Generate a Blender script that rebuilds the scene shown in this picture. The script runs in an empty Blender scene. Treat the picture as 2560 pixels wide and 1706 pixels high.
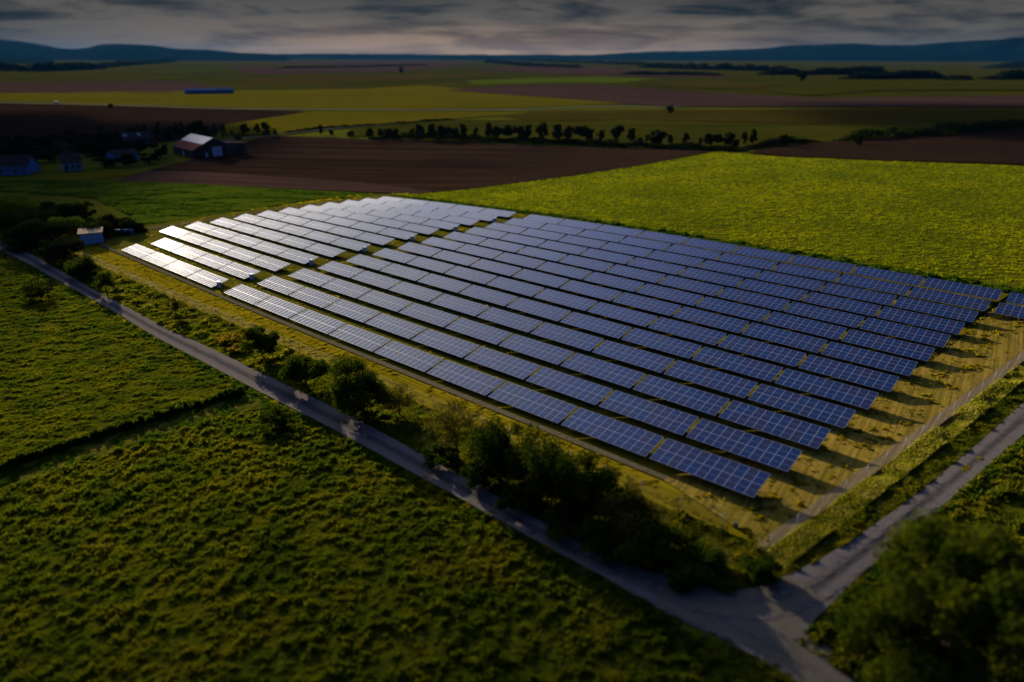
import bpy, bmesh, math, random
import numpy as np
from mathutils import Vector, Matrix
rng = np.random.default_rng(7)
random.seed(7)
scene = bpy.context.scene
COL = scene.collection

# ------------------------------------------------------------------ camera
FPX, HORIZON, CAM_H, ROLL = 1707.075, 139.964, 41.932, 0.00334
PITCH = math.atan((853 - HORIZON) / FPX)
CP, SP = math.cos(PITCH), math.sin(PITCH)
cam = bpy.data.cameras.new('camera')
cam.sensor_width = 36.0
cam.lens = 36.0 * FPX / 2560
cam.clip_start = 0.5
cam.clip_end = 90000
cam.dof.use_dof = True
cam.dof.focus_distance = 112.0
cam.dof.aperture_fstop = 0.048
cam_ob = bpy.data.objects.new('camera', cam)
COL.objects.link(cam_ob)
cam_ob.matrix_world = (Matrix.Translation((0, 0, CAM_H))
                       @ Matrix.Rotation(math.pi / 2 - PITCH, 4, 'X') @ Matrix.Rotation(ROLL, 4, 'Z'))
scene.camera = cam_ob

# ------------------------------------------------------------------ light
SUN_EL, SUN_AZ = math.radians(13.8), math.radians(123.0)      # azimuth counted from +X
SUN_DIR = Vector((math.cos(SUN_EL) * math.cos(SUN_AZ), math.cos(SUN_EL) * math.sin(SUN_AZ), math.sin(SUN_EL)))
sun = bpy.data.lights.new('sun', 'SUN')
sun.energy = 5.0
sun.angle = math.radians(0.6)
sun.color = (1.0, 0.84, 0.62)
sun_ob = bpy.data.objects.new('sun', sun)
COL.objects.link(sun_ob)
sun_ob.rotation_euler = (-SUN_DIR).to_track_quat('-Z', 'Y').to_euler()
scene.view_settings.view_transform = 'Standard'
scene.view_settings.look = 'None'
scene.view_settings.gamma = 1
scene.view_settings.exposure = 1.0


class NT:
    """tiny helper for building node trees"""
    def __init__(s, tree):
        s.t = tree
        s.n = tree.nodes
        s.l = tree.links

    def add(s, kind, ins=None, **props):
        nd = s.n.new(kind)
        for k, v in props.items():
            setattr(nd, k, v)
        for k, v in (ins or {}).items():
            sock = nd.inputs[k]
            if isinstance(v, bpy.types.NodeSocket):
                s.l.new(v, sock)
            else:
                sock.default_value = v
        return nd

    def math(s, op, a, b=0.0, c=0.0, clamp=False):
        return s.add('ShaderNodeMath', {0: a, 1: b, 2: c}, operation=op, use_clamp=clamp).outputs[0]

    def mix(s, fac, a, b, blend='MIX'):
        nd = s.add('ShaderNodeMix', {'Factor': fac}, data_type='RGBA', blend_type=blend)
        for idx, v in ((6, a), (7, b)):
            if isinstance(v, bpy.types.NodeSocket):
                s.l.new(v, nd.inputs[idx])
            else:
                nd.inputs[idx].default_value = (*v, 1) if len(v) == 3 else v
        return nd.outputs[2]

    def ramp(s, fac, stops, interp='LINEAR'):
        nd = s.add('ShaderNodeValToRGB', {'Fac': fac})
        cr = nd.color_ramp
        cr.interpolation = interp
        while len(cr.elements) < len(stops):
            cr.elements.new(0.5)
        for e, (p, c) in zip(cr.elements, stops):
            e.position = p
            e.color = (c, c, c, 1) if isinstance(c, (int, float)) else (*c, 1)
        return nd.outputs[0]

    def smooth(s, v, lo, hi):
        return s.add('ShaderNodeMapRange', {'Value': v, 'From Min': lo, 'From Max': hi},
                     interpolation_type='SMOOTHSTEP').outputs[0]


# ------------------------------------------------------------------ sky
world = bpy.data.worlds.new('World')
scene.world = world
world.use_nodes = True
world.node_tree.nodes.clear()
w = NT(world.node_tree)
sky = w.add('ShaderNodeTexSky', sky_type='NISHITA', sun_disc=False, sun_elevation=SUN_EL,
            sun_rotation=math.pi / 2 - SUN_AZ, air_density=1.0, dust_density=1.5, ozone_density=2.0)
tc = w.add('ShaderNodeTexCoord')
nrm = w.add('ShaderNodeVectorMath', {0: tc.outputs['Generated']}, operation='NORMALIZE').outputs[0]
sep = w.add('ShaderNodeSeparateXYZ', {0: nrm})
dx, dy, dz = sep.outputs
zc = w.math('MAXIMUM', dz, 0.0)
zz = w.math('ADD', zc, 0.035)
cx = w.math('DIVIDE', dx, zz)
cy = w.math('DIVIDE', dy, zz)
cv = w.add('ShaderNodeCombineXYZ', {0: cx, 1: cy, 2: 3.1}).outputs[0]
n1 = w.add('ShaderNodeTexNoise', {'Vector': cv, 'Scale': 0.24, 'Detail': 8.0, 'Roughness': 0.55, 'Distortion': 0.8}).outputs[0]
cv2 = w.add('ShaderNodeVectorMath', {0: cv, 1: (0.45, 1.0, 1.0)}, operation='MULTIPLY').outputs[0]
n2 = w.add('ShaderNodeTexNoise', {'Vector': cv2, 'Scale': 0.55, 'Detail': 6.0, 'Roughness': 0.6}).outputs[0]
# low deck in front of the camera: dark grey-blue cloud over a paler warm strip
bank_v = w.add('ShaderNodeVectorMath', {0: nrm, 1: (5.0, 5.0, 36.0)}, operation='MULTIPLY').outputs[0]
n3 = w.add('ShaderNodeTexNoise', {'Vector': bank_v, 'Scale': 1.0, 'Detail': 9.0, 'Roughness': 0.6, 'Distortion': 0.4}).outputs[0]
deck = w.smooth(w.math('ADD', w.math('MULTIPLY', n3, 0.72), w.math('MULTIPLY', n1, 0.28)), 0.40, 0.60)
deck = w.math('MAXIMUM', deck, w.math('MULTIPLY', w.smooth(dz, 0.03, 0.085), 0.55))
low_dark = (0.007, 0.0105, 0.014)
low_pale = (0.062, 0.056, 0.048)
deck_col = w.mix(deck, low_pale, low_dark)
warm = w.smooth(dz, 0.050, 0.004)
warm_col = w.mix(w.smooth(w.math('ABSOLUTE', w.math('ADD', dx, 0.05)), 0.60, 0.0), (0.036, 0.040, 0.042), (0.185, 0.122, 0.078))
low = w.mix(w.math('MULTIPLY', warm, w.math('SUBTRACT', 1.0, w.math('MULTIPLY', deck, 0.55))), deck_col, warm_col)
# the open bright sky above the deck, from milky white down low to blue high up
sdot = w.add('ShaderNodeVectorMath', {0: nrm, 1: SUN_DIR}, operation='DOT_PRODUCT').outputs['Value']
sang = w.math('DIVIDE', w.math('ARCCOSINE', w.math('MINIMUM', sdot, 0.99999)), math.pi / 2)   # 1 = 90 degrees off the sun
hi_col = w.ramp(sang, [(0.0, (0.80, 0.74, 0.66)), (0.12, (0.62, 0.60, 0.58)), (0.27, (0.53, 0.55, 0.66)), (0.40, (0.25, 0.30, 0.55)), (0.52, (0.072, 0.108, 0.29)), (0.68, (0.018, 0.038, 0.13)), (0.85, (0.009, 0.022, 0.078)), (1.0, (0.005, 0.013, 0.045))])
streak = w.smooth(n2, 0.42, 0.62)
hi_col = w.mix(w.math('MULTIPLY', streak, w.smooth(sang, 0.35, 0.08)), hi_col, (1.15, 1.08, 1.0))
high = w.mix(0.5, hi_col, w.mix(1.0, sky.outputs[0], (0.012, 0.016, 0.026), 'MULTIPLY'), 'ADD')
skycol = w.mix(w.smooth(dz, 0.12, 0.30), low, high)
skycol = w.mix(1.0, skycol, (10, 10, 10), 'MULTIPLY')
bg = w.add('ShaderNodeBackground', {'Color': skycol, 'Strength': 0.1})
out = w.add('ShaderNodeOutputWorld', {'Surface': bg.outputs[0]})

# ------------------------------------------------------------------ terrain
THETA, TAU, X0, Y0 = -0.73644, 0.21204, -54.86327, 123.38018
SLANT, GAP, GAPL, ROW_S, ROW_QS, ROW_D, ROW_QD = 3.6951, 0.4474, 4.60007, 0.55272, -0.1139, 6.51511, -0.11129
TW = 11.22
POLY = [(1.89204, 1, 0), (-0.13295, 0, 1), (-0.23727, 2, 0), (1.67809, 1, 1), (-1.1471, 0, 2), (0.01712, 3, 0), (-0.52264, 2, 1), (0.68419, 1, 2)]
RX, RY = math.cos(THETA), math.sin(THETA)      # along a panel row
NX, NY = -math.sin(THETA), math.cos(THETA)     # across the rows, away from the road
LOW_EDGE = 0.8


def sclamp(x, lo, hi, k=12.0):
    return lo + k * np.log1p(np.exp(np.clip((x - lo) / k, -50, 50))) - k * np.log1p(np.exp(np.clip((x - hi) / k, -50, 50)))


def to_ab(x, y):
    return (x - X0) * RX + (y - Y0) * RY, (x - X0) * NX + (y - Y0) * NY


def from_ab(a, b):
    return X0 + a * RX + b * NX, Y0 + a * RY + b * NY


def zpoly(a, b):
    A, B = (a + 60) / 60, (b - 40) / 40
    return sum(t * A ** j * B ** k for t, j, k in POLY)


def ground(x, y):
    a, b = to_ab(x, y)
    z = zpoly(sclamp(a, -62, 112), sclamp(b, -6, 84)) - LOW_EDGE
    d = np.hypot(x - 20, y - 90)
    return z * np.exp(-(np.maximum(d - 130, 0) / 350) ** 2)


def at(px, py, z=0.0):
    """point of the terrain that the photo shows at a pixel"""
    u, v = px - 1280, 853 - py
    X = u * math.cos(ROLL) + v * math.sin(ROLL)
    Y = -u * math.sin(ROLL) + v * math.cos(ROLL)
    d = np.array([X, FPX * CP + Y * SP, -FPX * SP + Y * CP])
    t = (z - CAM_H) / min(d[2], -1e-6)
    for _ in range(40):
        t = 0.5 * t + 0.5 * (float(ground(d[0] * t, d[1] * t)) + z - CAM_H) / d[2]
    q = d * t
    return Vector((q[0], q[1], float(ground(q[0], q[1])) + z))


def at2(pts, k=1.0):
    return [tuple(at(x * k, y * k)[:2]) for x, y in pts]


K = 2560 / 2353.0


def vnoise(x, y, seed=0):
    xi, yi = np.floor(x).astype(np.int64), np.floor(y).astype(np.int64)
    fx, fy = x - xi, y - yi
    fx, fy = fx * fx * (3 - 2 * fx), fy * fy * (3 - 2 * fy)

    def hsh(i, j):
        v = (i * 374761393 + j * 668265263 + seed * 974634777) & 0xffffffff
        v = ((v ^ (v >> 13)) * 1274126177) & 0xffffffff
        return ((v ^ (v >> 16)) & 0xffff) / 65535.0
    return ((hsh(xi, yi) * (1 - fx) + hsh(xi + 1, yi) * fx) * (1 - fy)
            + (hsh(xi, yi + 1) * (1 - fx) + hsh(xi + 1, yi + 1) * fx) * fy)


# ------------------------------------------------------------------ object helpers
def tag(o, label=None, cat=None, group=None, kind=None):
    for k, v in (('label', label), ('category', cat), ('group', group), ('kind', kind)):
        if v:
            o[k] = v
    return o


def link(name, me, mat=None, parent=None):
    o = bpy.data.objects.new(name, me)
    COL.objects.link(o)
    if mat is not None and me is not None and not me.materials:
        for m in (mat if isinstance(mat, (list, tuple)) else [mat]):
            me.materials.append(m)
    if parent is not None:
        o.parent = parent
    return o


def empty(name, loc, rz=0.0):
    o = bpy.data.objects.new(name, None)
    COL.objects.link(o)
    o.location = loc
    o.rotation_euler = (0, 0, rz)
    o.empty_display_size = 0.5
    return o


def mesh_np(name, verts, faces, mids=None, smooth=False):
    """mesh from numpy arrays; faces is (n,3) or (n,4)"""
    me = bpy.data.meshes.new(name)
    verts = np.asarray(verts, np.float32)
    faces = np.asarray(faces, np.int32)
    nf, k = faces.shape
    me.vertices.add(len(verts))
    me.vertices.foreach_set('co', verts.ravel())
    me.loops.add(nf * k)
    me.loops.foreach_set('vertex_index', faces.ravel())
    me.polygons.add(nf)
    me.polygons.foreach_set('loop_start', np.arange(0, nf * k, k, dtype=np.int32))
    if mids is not None:
        me.polygons.foreach_set('material_index', np.asarray(mids, np.int32))
    me.polygons.foreach_set('use_smooth', np.full(nf, smooth))
    me.update(calc_edges=True)
    return me


class MB:
    """collects simple solids and links them as one mesh"""
    def __init__(s):
        s.bm = bmesh.new()

    def box(s, c, size, rot=None, mi=0, bevel=0.0):
        r = bmesh.ops.create_cube(s.bm, size=1.0)
        vs = r['verts']
        m = Matrix.Translation(c) @ (rot.to_4x4() if rot else Matrix.Identity(4)) @ Matrix.Diagonal((*size, 1))
        bmesh.ops.transform(s.bm, matrix=m, verts=vs)
        fs = {f for v in vs for f in v.link_faces}
        for f in fs:
            f.material_index = mi
        if bevel:
            es = list({e for v in vs for e in v.link_edges})
            bmesh.ops.bevel(s.bm, geom=es, offset=bevel, segments=2, affect='EDGES', profile=0.6)
        return s

    def prism(s, pts, axis_a, axis_b, origin, depth_vec, mi=0):
        o = Vector(origin)
        A, B, D = Vector(axis_a), Vector(axis_b), Vector(depth_vec)
        v0 = [s.bm.verts.new(o + A * p + B * q) for p, q in pts]
        v1 = [s.bm.verts.new(o + A * p + B * q + D) for p, q in pts]
        n = len(pts)
        fs = [s.bm.faces.new(v0), s.bm.faces.new(list(reversed(v1)))]
        for i in range(n):
            fs.append(s.bm.faces.new([v0[i], v1[i], v1[(i + 1) % n], v0[(i + 1) % n]]))
        for f in fs:
            f.material_index = mi
        return s

    def tube(s, pts, radii, seg=7, mi=0, cap=True):
        rings = []
        pts = [Vector(p) for p in pts]
        for i, p in enumerate(pts):
            t = (pts[min(i + 1, len(pts) - 1)] - pts[max(i - 1, 0)]).normalized()
            u = t.orthogonal().normalized()
            v = t.cross(u)
            rings.append([s.bm.verts.new(p + (u * math.cos(a) + v * math.sin(a)) * radii[i])
                          for a in (2 * math.pi * k / seg for k in range(seg))])
        for r0, r1 in zip(rings, rings[1:]):
            # align rings to avoid twisting
            off = min(range(seg), key=lambda k: (r1[k].co - r0[0].co).length)
            r1[:] = r1[off:] + r1[:off]
            for k in range(seg):
                f = s.bm.faces.new([r0[k], r0[(k + 1) % seg], r1[(k + 1) % seg], r1[k]])
                f.smooth = True
                f.material_index = mi
        if cap:
            for r in (rings[0], rings[-1]):
                s.bm.faces.new(r).material_index = mi
        return s

    def mesh(s, name):
        bmesh.ops.recalc_face_normals(s.bm, faces=s.bm.faces)
        me = bpy.data.meshes.new(name)
        s.bm.to_mesh(me)
        s.bm.free()
        return me

    def build(s, name, mat, parent=None):
        return link(name, s.mesh(name), mat, parent)


# ------------------------------------------------------------------ materials
def principled(name, col, rough=0.8, spec=0.3, metal=0.0):
    m = bpy.data.materials.new(name)
    m.use_nodes = True
    t = NT(m.node_tree)
    p = t.n['Principled BSDF']
    p.inputs['Base Color'].default_value = (*col, 1)
    p.inputs['Roughness'].default_value = rough
    p.inputs['Specular IOR Level'].default_value = spec
    p.inputs['Metallic'].default_value = metal
    return m, t, p


def soil(name, c1, c2, c3=None, scale=0.05, fine=2.5, streak=None, bump=0.4, spec=0.0):
    """earth, stubble or turf: broad patches, fine grain and, for tilled land, furrows"""
    m, t, p = principled(name, c1, 1.0, spec)
    pos = t.add('ShaderNodeNewGeometry').outputs['Position']
    a = t.add('ShaderNodeTexNoise', {'Vector': pos, 'Scale': scale, 'Detail': 5.0, 'Roughness': 0.6}).outputs[0]
    b = t.add('ShaderNodeTexNoise', {'Vector': pos, 'Scale': fine, 'Detail': 4.0, 'Roughness': 0.7}).outputs[0]
    col = t.mix(t.smooth(a, 0.35, 0.65), c1, c2)
    if c3:
        col = t.mix(t.smooth(b, 0.45, 0.72), col, c3)
    hgt = b
    if streak:
        ang, sc, amt = streak
        rot = t.add('ShaderNodeVectorRotate', {'Vector': pos, 'Angle': -ang}, rotation_type='Z_AXIS').outputs[0]
        st = t.add('ShaderNodeVectorMath', {0: rot, 1: (0.02, 1.0, 0.0)}, operation='MULTIPLY').outputs[0]
        s1 = t.add('ShaderNodeTexNoise', {'Vector': st, 'Scale': sc, 'Detail': 5.0, 'Roughness': 0.75}).outputs[0]
        col = t.mix(t.math('MULTIPLY', t.smooth(s1, 0.35, 0.7), amt), col, t.mix(0.5, c1, c3 or c2), 'MIX')
        col = t.mix(t.math('MULTIPLY', t.smooth(s1, 0.62, 0.36), amt), col, tuple(v * 0.45 for v in c1), 'MIX')
        hgt = t.math('ADD', t.math('MULTIPLY', s1, 0.8), t.math('MULTIPLY', b, 0.4))
    t.l.new(col, p.inputs['Base Color'])
    if bump:
        bp = t.add('ShaderNodeBump', {'Height': hgt, 'Strength': bump, 'Distance': 0.25})
        t.l.new(bp.outputs[0], p.inputs['Normal'])
    return m


def leafy(name, cols, scale=0.4, trans=0.35, rough=0.7, var=0.5):
    """foliage: colour wanders through the plants, and from leaf to leaf"""
    m = bpy.data.materials.new(name)
    m.use_nodes = True
    t = NT(m.node_tree)
    p = t.n['Principled BSDF']
    geo = t.add('ShaderNodeNewGeometry')
    a = t.add('ShaderNodeTexNoise', {'Vector': geo.outputs['Position'], 'Scale': scale, 'Detail': 3.0, 'Roughness': 0.6}).outputs[0]
    v = t.math('ADD', t.math('MULTIPLY', geo.outputs['Random Per Island'], var),
               t.math('MULTIPLY', t.smooth(a, 0.3, 0.7), 1 - var))
    col = t.ramp(v, [(i / (len(cols) - 1), c) for i, c in enumerate(cols)])
    t.l.new(col, p.inputs['Base Color'])
    p.inputs['Roughness'].default_value = rough
    p.inputs['Specular IOR Level'].default_value = 0.0
    tr = t.add('ShaderNodeBsdfTranslucent', {'Color': col})
    mx = t.add('ShaderNodeMixShader', {0: trans, 1: p.outputs[0], 2: tr.outputs[0]})
    t.l.new(mx.outputs[0], t.n['Material Output'].inputs[0])
    return m


YG1, YG2 = (0.085, 0.098, 0.004), (0.115, 0.115, 0.005)
M = {}
M['turf'] = soil('turf', (0.050, 0.066, 0.004), (0.078, 0.080, 0.005), (0.09, 0.085, 0.012), 0.03, 1.4)
M['far_green'] = soil('far_green', (0.026, 0.032, 0.003), (0.046, 0.046, 0.003), (0.055, 0.046, 0.004), 0.006, 0.3, (0.03, 0.05, 0.6))
M['yellow_green'] = soil('yellow_green', (0.085, 0.078, 0.003), (0.105, 0.082, 0.003), (0.07, 0.066, 0.003), 0.008, 0.25, (0.05, 0.08, 0.5))
M['bright_green'] = soil('bright_green', (0.050, 0.085, 0.005), (0.075, 0.095, 0.005), (0.055, 0.06, 0.004), 0.02, 0.6, (-0.25, 0.5, 0.5))
M['crop_base'] = soil('crop_base', (0.060, 0.070, 0.003), (0.085, 0.085, 0.003), (0.035, 0.032, 0.006), 0.05, 1.2)
M['olive'] = soil('olive', (0.046, 0.036, 0.004), (0.060, 0.042, 0.005), (0.04, 0.036, 0.004), 0.008, 0.3, (0.0, 0.1, 0.6))
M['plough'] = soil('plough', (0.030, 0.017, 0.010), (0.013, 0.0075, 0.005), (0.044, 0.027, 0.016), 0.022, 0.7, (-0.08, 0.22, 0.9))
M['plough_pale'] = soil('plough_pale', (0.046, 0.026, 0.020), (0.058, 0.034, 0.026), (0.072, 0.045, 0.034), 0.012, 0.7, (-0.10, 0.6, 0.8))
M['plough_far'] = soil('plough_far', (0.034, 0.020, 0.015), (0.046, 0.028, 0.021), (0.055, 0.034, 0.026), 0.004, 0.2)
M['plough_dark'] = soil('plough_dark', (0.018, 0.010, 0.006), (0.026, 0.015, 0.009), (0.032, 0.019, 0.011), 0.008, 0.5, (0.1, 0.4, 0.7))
M['stubble'] = soil('stubble', (0.235, 0.165, 0.024), (0.13, 0.122, 0.008), (0.32, 0.215, 0.045), 0.10, 1.3, (THETA + math.pi / 2 + 0.12, 1.6, 0.75))
M['mown'] = soil('mown', (0.19, 0.155, 0.003), (0.13, 0.125, 0.003), (0.27, 0.175, 0.014), 0.25, 1.4, (THETA, 1.6, 0.8))
M['sand'] = soil('sand', (0.17, 0.125, 0.055), (0.14, 0.105, 0.035), (0.23, 0.17, 0.08), 0.2, 2.2, (THETA + math.pi / 2, 1.8, 0.5))
M['verge'] = soil('verge', (0.055, 0.060, 0.004), (0.085, 0.080, 0.006), (0.13, 0.10, 0.025), 0.2, 1.6)
M['bare'] = soil('bare', (0.085, 0.075, 0.040), (0.10, 0.085, 0.05), (0.12, 0.10, 0.06), 0.25, 2.0)
M['far_road'] = soil('far_road', (0.10, 0.09, 0.075), (0.12, 0.105, 0.085), None, 0.02, 0.5, None, 0)
M['hill_wood'] = soil('hill_wood', (0.003, 0.008, 0.009), (0.005, 0.011, 0.010), (0.007, 0.013, 0.011), 0.002, 0.02, None, 0.0)

# gravel: pale grains, darker worn tracks, damp patches
m, t, p = principled('gravel', (0.2, 0.19, 0.18), 1.0, 0.0)
at_n = t.add('ShaderNodeAttribute', attribute_name='across').outputs['Fac']
pos = t.add('ShaderNodeNewGeometry').outputs['Position']
na = t.add('ShaderNodeTexNoise', {'Vector': pos, 'Scale': 0.35, 'Detail': 5.0, 'Roughness': 0.6}).outputs[0]
nb = t.add('ShaderNodeTexNoise', {'Vector': pos, 'Scale': 4.0, 'Detail': 4.0, 'Roughness': 0.75}).outputs[0]
wob = t.math('ADD', at_n, t.math('MULTIPLY', t.math('SUBTRACT', na, 0.5), 0.22))
mid = t.math('ABSOLUTE', t.math('SUBTRACT', wob, 0.5))
col = t.ramp(mid, [(0.0, (0.050, 0.048, 0.044)), (0.08, (0.052, 0.050, 0.046)), (0.20, (0.112, 0.098, 0.090)), (0.33, (0.120, 0.104, 0.096)), (0.43, (0.130, 0.118, 0.105)), (0.5, (0.10, 0.09, 0.06))])
col = t.mix(t.math('MULTIPLY', t.smooth(nb, 0.4, 0.75), 0.55), col, (0.15, 0.13, 0.12))
col = t.mix(t.math('MULTIPLY', t.smooth(na, 0.55, 0.75), 0.45), col, (0.09, 0.085, 0.08))
t.l.new(col, p.inputs['Base Color'])
t.l.new(t.add('ShaderNodeBump', {'Height': nb, 'Strength': 0.5, 'Distance': 0.06}).outputs[0], p.inputs['Normal'])
M['gravel'] = m

M['rut'] = soil('rut', (0.14, 0.125, 0.11), (0.10, 0.092, 0.085), (0.18, 0.16, 0.14), 0.6, 3.0)
t = NT(M['rut'].node_tree)
ac_ = t.add('ShaderNodeAttribute', attribute_name='across').outputs['Fac']
po_ = t.add('ShaderNodeNewGeometry').outputs['Position']
ns_ = t.add('ShaderNodeTexNoise', {'Vector': po_, 'Scale': 1.1, 'Detail': 5.0, 'Roughness': 0.7}).outputs[0]
edge_ = t.smooth(t.math('ABSOLUTE', t.math('SUBTRACT', ac_, 0.5)), 0.5, 0.1)
t.l.new(t.math('MULTIPLY', edge_, t.smooth(ns_, 0.36, 0.66)), t.n['Principled BSDF'].inputs['Alpha'])
M['leaf_crop'] = leafy('leaf_crop', [(0.028, 0.050, 0.003), (0.065, 0.095, 0.004), (0.115, 0.130, 0.004), (0.15, 0.12, 0.005)], 0.22, 0.45, var=0.35)
M['leaf_rape'] = leafy('leaf_rape', [(0.036, 0.068, 0.003), (0.130, 0.180, 0.003), (0.23, 0.26, 0.003), (0.38, 0.34, 0.004)], 0.035, 0.48, var=0.6)
M['leaf_lush'] = leafy('leaf_lush', [(0.025, 0.060, 0.004), (0.050, 0.098, 0.005), (0.095, 0.125, 0.006)], 0.3, 0.35)
M['leaf_dry'] = leafy('leaf_dry', [(0.055, 0.062, 0.008), (0.13, 0.12, 0.015), (0.23, 0.19, 0.06), (0.30, 0.24, 0.11)], 0.5, 0.35)
M['leaf_tall'] = leafy('leaf_tall', [(0.13, 0.145, 0.006), (0.23, 0.235, 0.010), (0.32, 0.29, 0.03), (0.38, 0.32, 0.08)], 0.5, 0.6)
M['leaf_verge'] = leafy('leaf_verge', [(0.030, 0.055, 0.004), (0.075, 0.100, 0.004), (0.150, 0.145, 0.005), (0.24, 0.18, 0.012)], 0.25, 0.45)
M['leaf_mown'] = leafy('leaf_mown', [(0.13, 0.125, 0.003), (0.25, 0.20, 0.004), (0.36, 0.25, 0.012)], 0.35, 0.48)
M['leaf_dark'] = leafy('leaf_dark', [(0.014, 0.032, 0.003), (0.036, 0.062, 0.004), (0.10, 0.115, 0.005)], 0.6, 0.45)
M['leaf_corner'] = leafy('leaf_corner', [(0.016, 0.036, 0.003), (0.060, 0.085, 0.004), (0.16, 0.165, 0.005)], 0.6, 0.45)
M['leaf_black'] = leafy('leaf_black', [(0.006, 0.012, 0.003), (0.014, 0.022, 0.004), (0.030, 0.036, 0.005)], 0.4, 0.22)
M['leaf_olive'] = leafy('leaf_olive', [(0.060, 0.060, 0.006), (0.10, 0.092, 0.010), (0.15, 0.125, 0.016)], 0.5, 0.35)
M['leaf_gold'] = leafy('leaf_gold', [(0.16, 0.12, 0.008), (0.27, 0.19, 0.012), (0.36, 0.25, 0.02)], 0.8, 0.35)
M['bark'] = soil('bark', (0.060, 0.045, 0.032), (0.08, 0.06, 0.045), (0.04, 0.03, 0.02), 1.5, 9.0)
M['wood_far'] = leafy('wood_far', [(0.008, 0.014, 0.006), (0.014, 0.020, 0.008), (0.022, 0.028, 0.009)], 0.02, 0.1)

# solar glass: dark cells in a pale grid behind coated glass, each module a slightly different blue
m, t, p = principled('cell_glass', (0.01, 0.02, 0.06), 0.05, 0.5)
uv = t.add('ShaderNodeUVMap').outputs[0]
su = t.add('ShaderNodeSeparateXYZ', {0: uv})
rnd = t.add('ShaderNodeObjectInfo').outputs['Random']
fu = t.math('FRACT', t.math('MULTIPLY', su.outputs[0], 6.0))
fv = t.math('FRACT', t.math('MULTIPLY', su.outputs[1], 12.0))
du = t.math('MINIMUM', fu, t.math('SUBTRACT', 1.0, fu))
dv = t.math('MINIMUM', fv, t.math('SUBTRACT', 1.0, fv))
line = t.math('MAXIMUM', t.math('LESS_THAN', du, 0.030), t.math('LESS_THAN', dv, 0.026))
half = t.math('LESS_THAN', t.math('ABSOLUTE', t.math('SUBTRACT', su.outputs[1], 0.5)), 0.013)
cell = t.ramp(rnd, [(0.0, (0.006, 0.016, 0.056)), (0.3, (0.004, 0.019, 0.070)), (0.55, (0.011, 0.016, 0.050)), (0.8, (0.015, 0.015, 0.036)), (1.0, (0.004, 0.016, 0.056))])
col = t.mix(t.math('MULTIPLY', line, 0.30), cell, (0.10, 0.14, 0.24))
col = t.mix(t.math('MULTIPLY', half, 0.5), col, (0.20, 0.28, 0.48))
t.l.new(col, p.inputs['Base Color'])
p.inputs['IOR'].default_value = 1.5
M['cell'] = m
M['alu'] = principled('alu', (0.18, 0.22, 0.36), 0.55, 0.4, 0.1)[0]
M['steel'] = principled('steel', (0.16, 0.16, 0.16), 0.55, 0.4, 0.6)[0]
M['back_sheet'] = principled('back_sheet', (0.35, 0.35, 0.36), 0.7)[0]
M['cabinet'] = principled('cabinet', (0.30, 0.45, 0.68), 0.5, 0.4)[0]  # blue paint; on the inverter cabinets it puts shade's blue over light grey
M['cabinet_dark'] = principled('cabinet_dark', (0.05, 0.06, 0.08), 0.6)[0]
M['wall_white'] = soil('wall_white', (0.15, 0.23, 0.38), (0.13, 0.20, 0.34), None, 0.5, 2.0, None, 0.1)
M['wall_blue'] = soil('wall_blue', (0.10, 0.20, 0.44), (0.09, 0.17, 0.38), None, 0.5, 2.0, None, 0.1)
M['shed_wall'] = soil('shed_wall', (0.22, 0.40, 0.74), (0.19, 0.36, 0.68), None, 0.5, 2.0, None, 0.1)
M['wall_dark'] = soil('wall_dark', (0.05, 0.045, 0.04), (0.07, 0.06, 0.05), None, 0.5, 2.0, None, 0.1)
M['plank'] = soil('plank', (0.055, 0.048, 0.05), (0.10, 0.085, 0.08), (0.13, 0.11, 0.10), 0.6, 1.2, None, 0.2)
M['roof_tin'] = soil('roof_tin', (0.42, 0.46, 0.50), (0.36, 0.40, 0.44), None, 0.3, 1.5, None, 0.1, 0.4)
M['roof_red'] = soil('roof_red', (0.14, 0.060, 0.045), (0.11, 0.05, 0.04), (0.17, 0.08, 0.06), 0.5, 2.0, None, 0.2)
M['roof_dark'] = soil('roof_dark', (0.045, 0.035, 0.032), (0.06, 0.045, 0.04), None, 0.5, 2.0, None, 0.2)
M['roof_slate'] = soil('roof_slate', (0.20, 0.23, 0.30), (0.16, 0.19, 0.25), None, 0.3, 1.5, None, 0.1)
M['roof_tan'] = soil('roof_tan', (0.46, 0.36, 0.22), (0.40, 0.31, 0.19), None, 0.4, 2.0, None, 0.1)
M['door_pale'] = principled('door_pale', (0.42, 0.55, 0.75), 0.6)[0]
M['pane'] = principled('pane', (0.03, 0.035, 0.045), 0.15, 0.6)[0]
M['paint_white'] = principled('paint_white', (0.16, 0.17, 0.18), 0.8, 0.05)[0]
M['rubber'] = principled('rubber', (0.02, 0.02, 0.02), 0.8)[0]
M['post'] = principled('post', (0.24, 0.25, 0.26), 0.6, 0.4, 0.4)[0]

# ------------------------------------------------------------------ ground sheets
XL = np.unique(np.round(np.concatenate([np.arange(-240, 241, 6.0), np.arange(-840, 841, 30.0), np.arange(-3000, 3001, 270.0),
                                        np.arange(-45000, 45001, 3000.0)]), 2))
YL = np.unique(np.round(np.concatenate([np.arange(-30, 300, 6.0), np.arange(-150, 901, 30.0), np.arange(900, 3000, 210.0),
                                        np.arange(3000, 60001, 3000.0)]), 2))
gx, gy = np.meshgrid(XL, YL)
gz = ground(gx, gy)
nx, ny = len(XL), len(YL)
idx = np.arange(nx * ny).reshape(ny, nx)
faces = np.stack([idx[:-1, :-1], idx[:-1, 1:], idx[1:, 1:], idx[1:, :-1]], -1).reshape(-1, 4)
tag(link('ground', mesh_np('ground', np.stack([gx, gy, gz], -1).reshape(-1, 3), faces, smooth=True), M['turf']), kind='structure')


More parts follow.
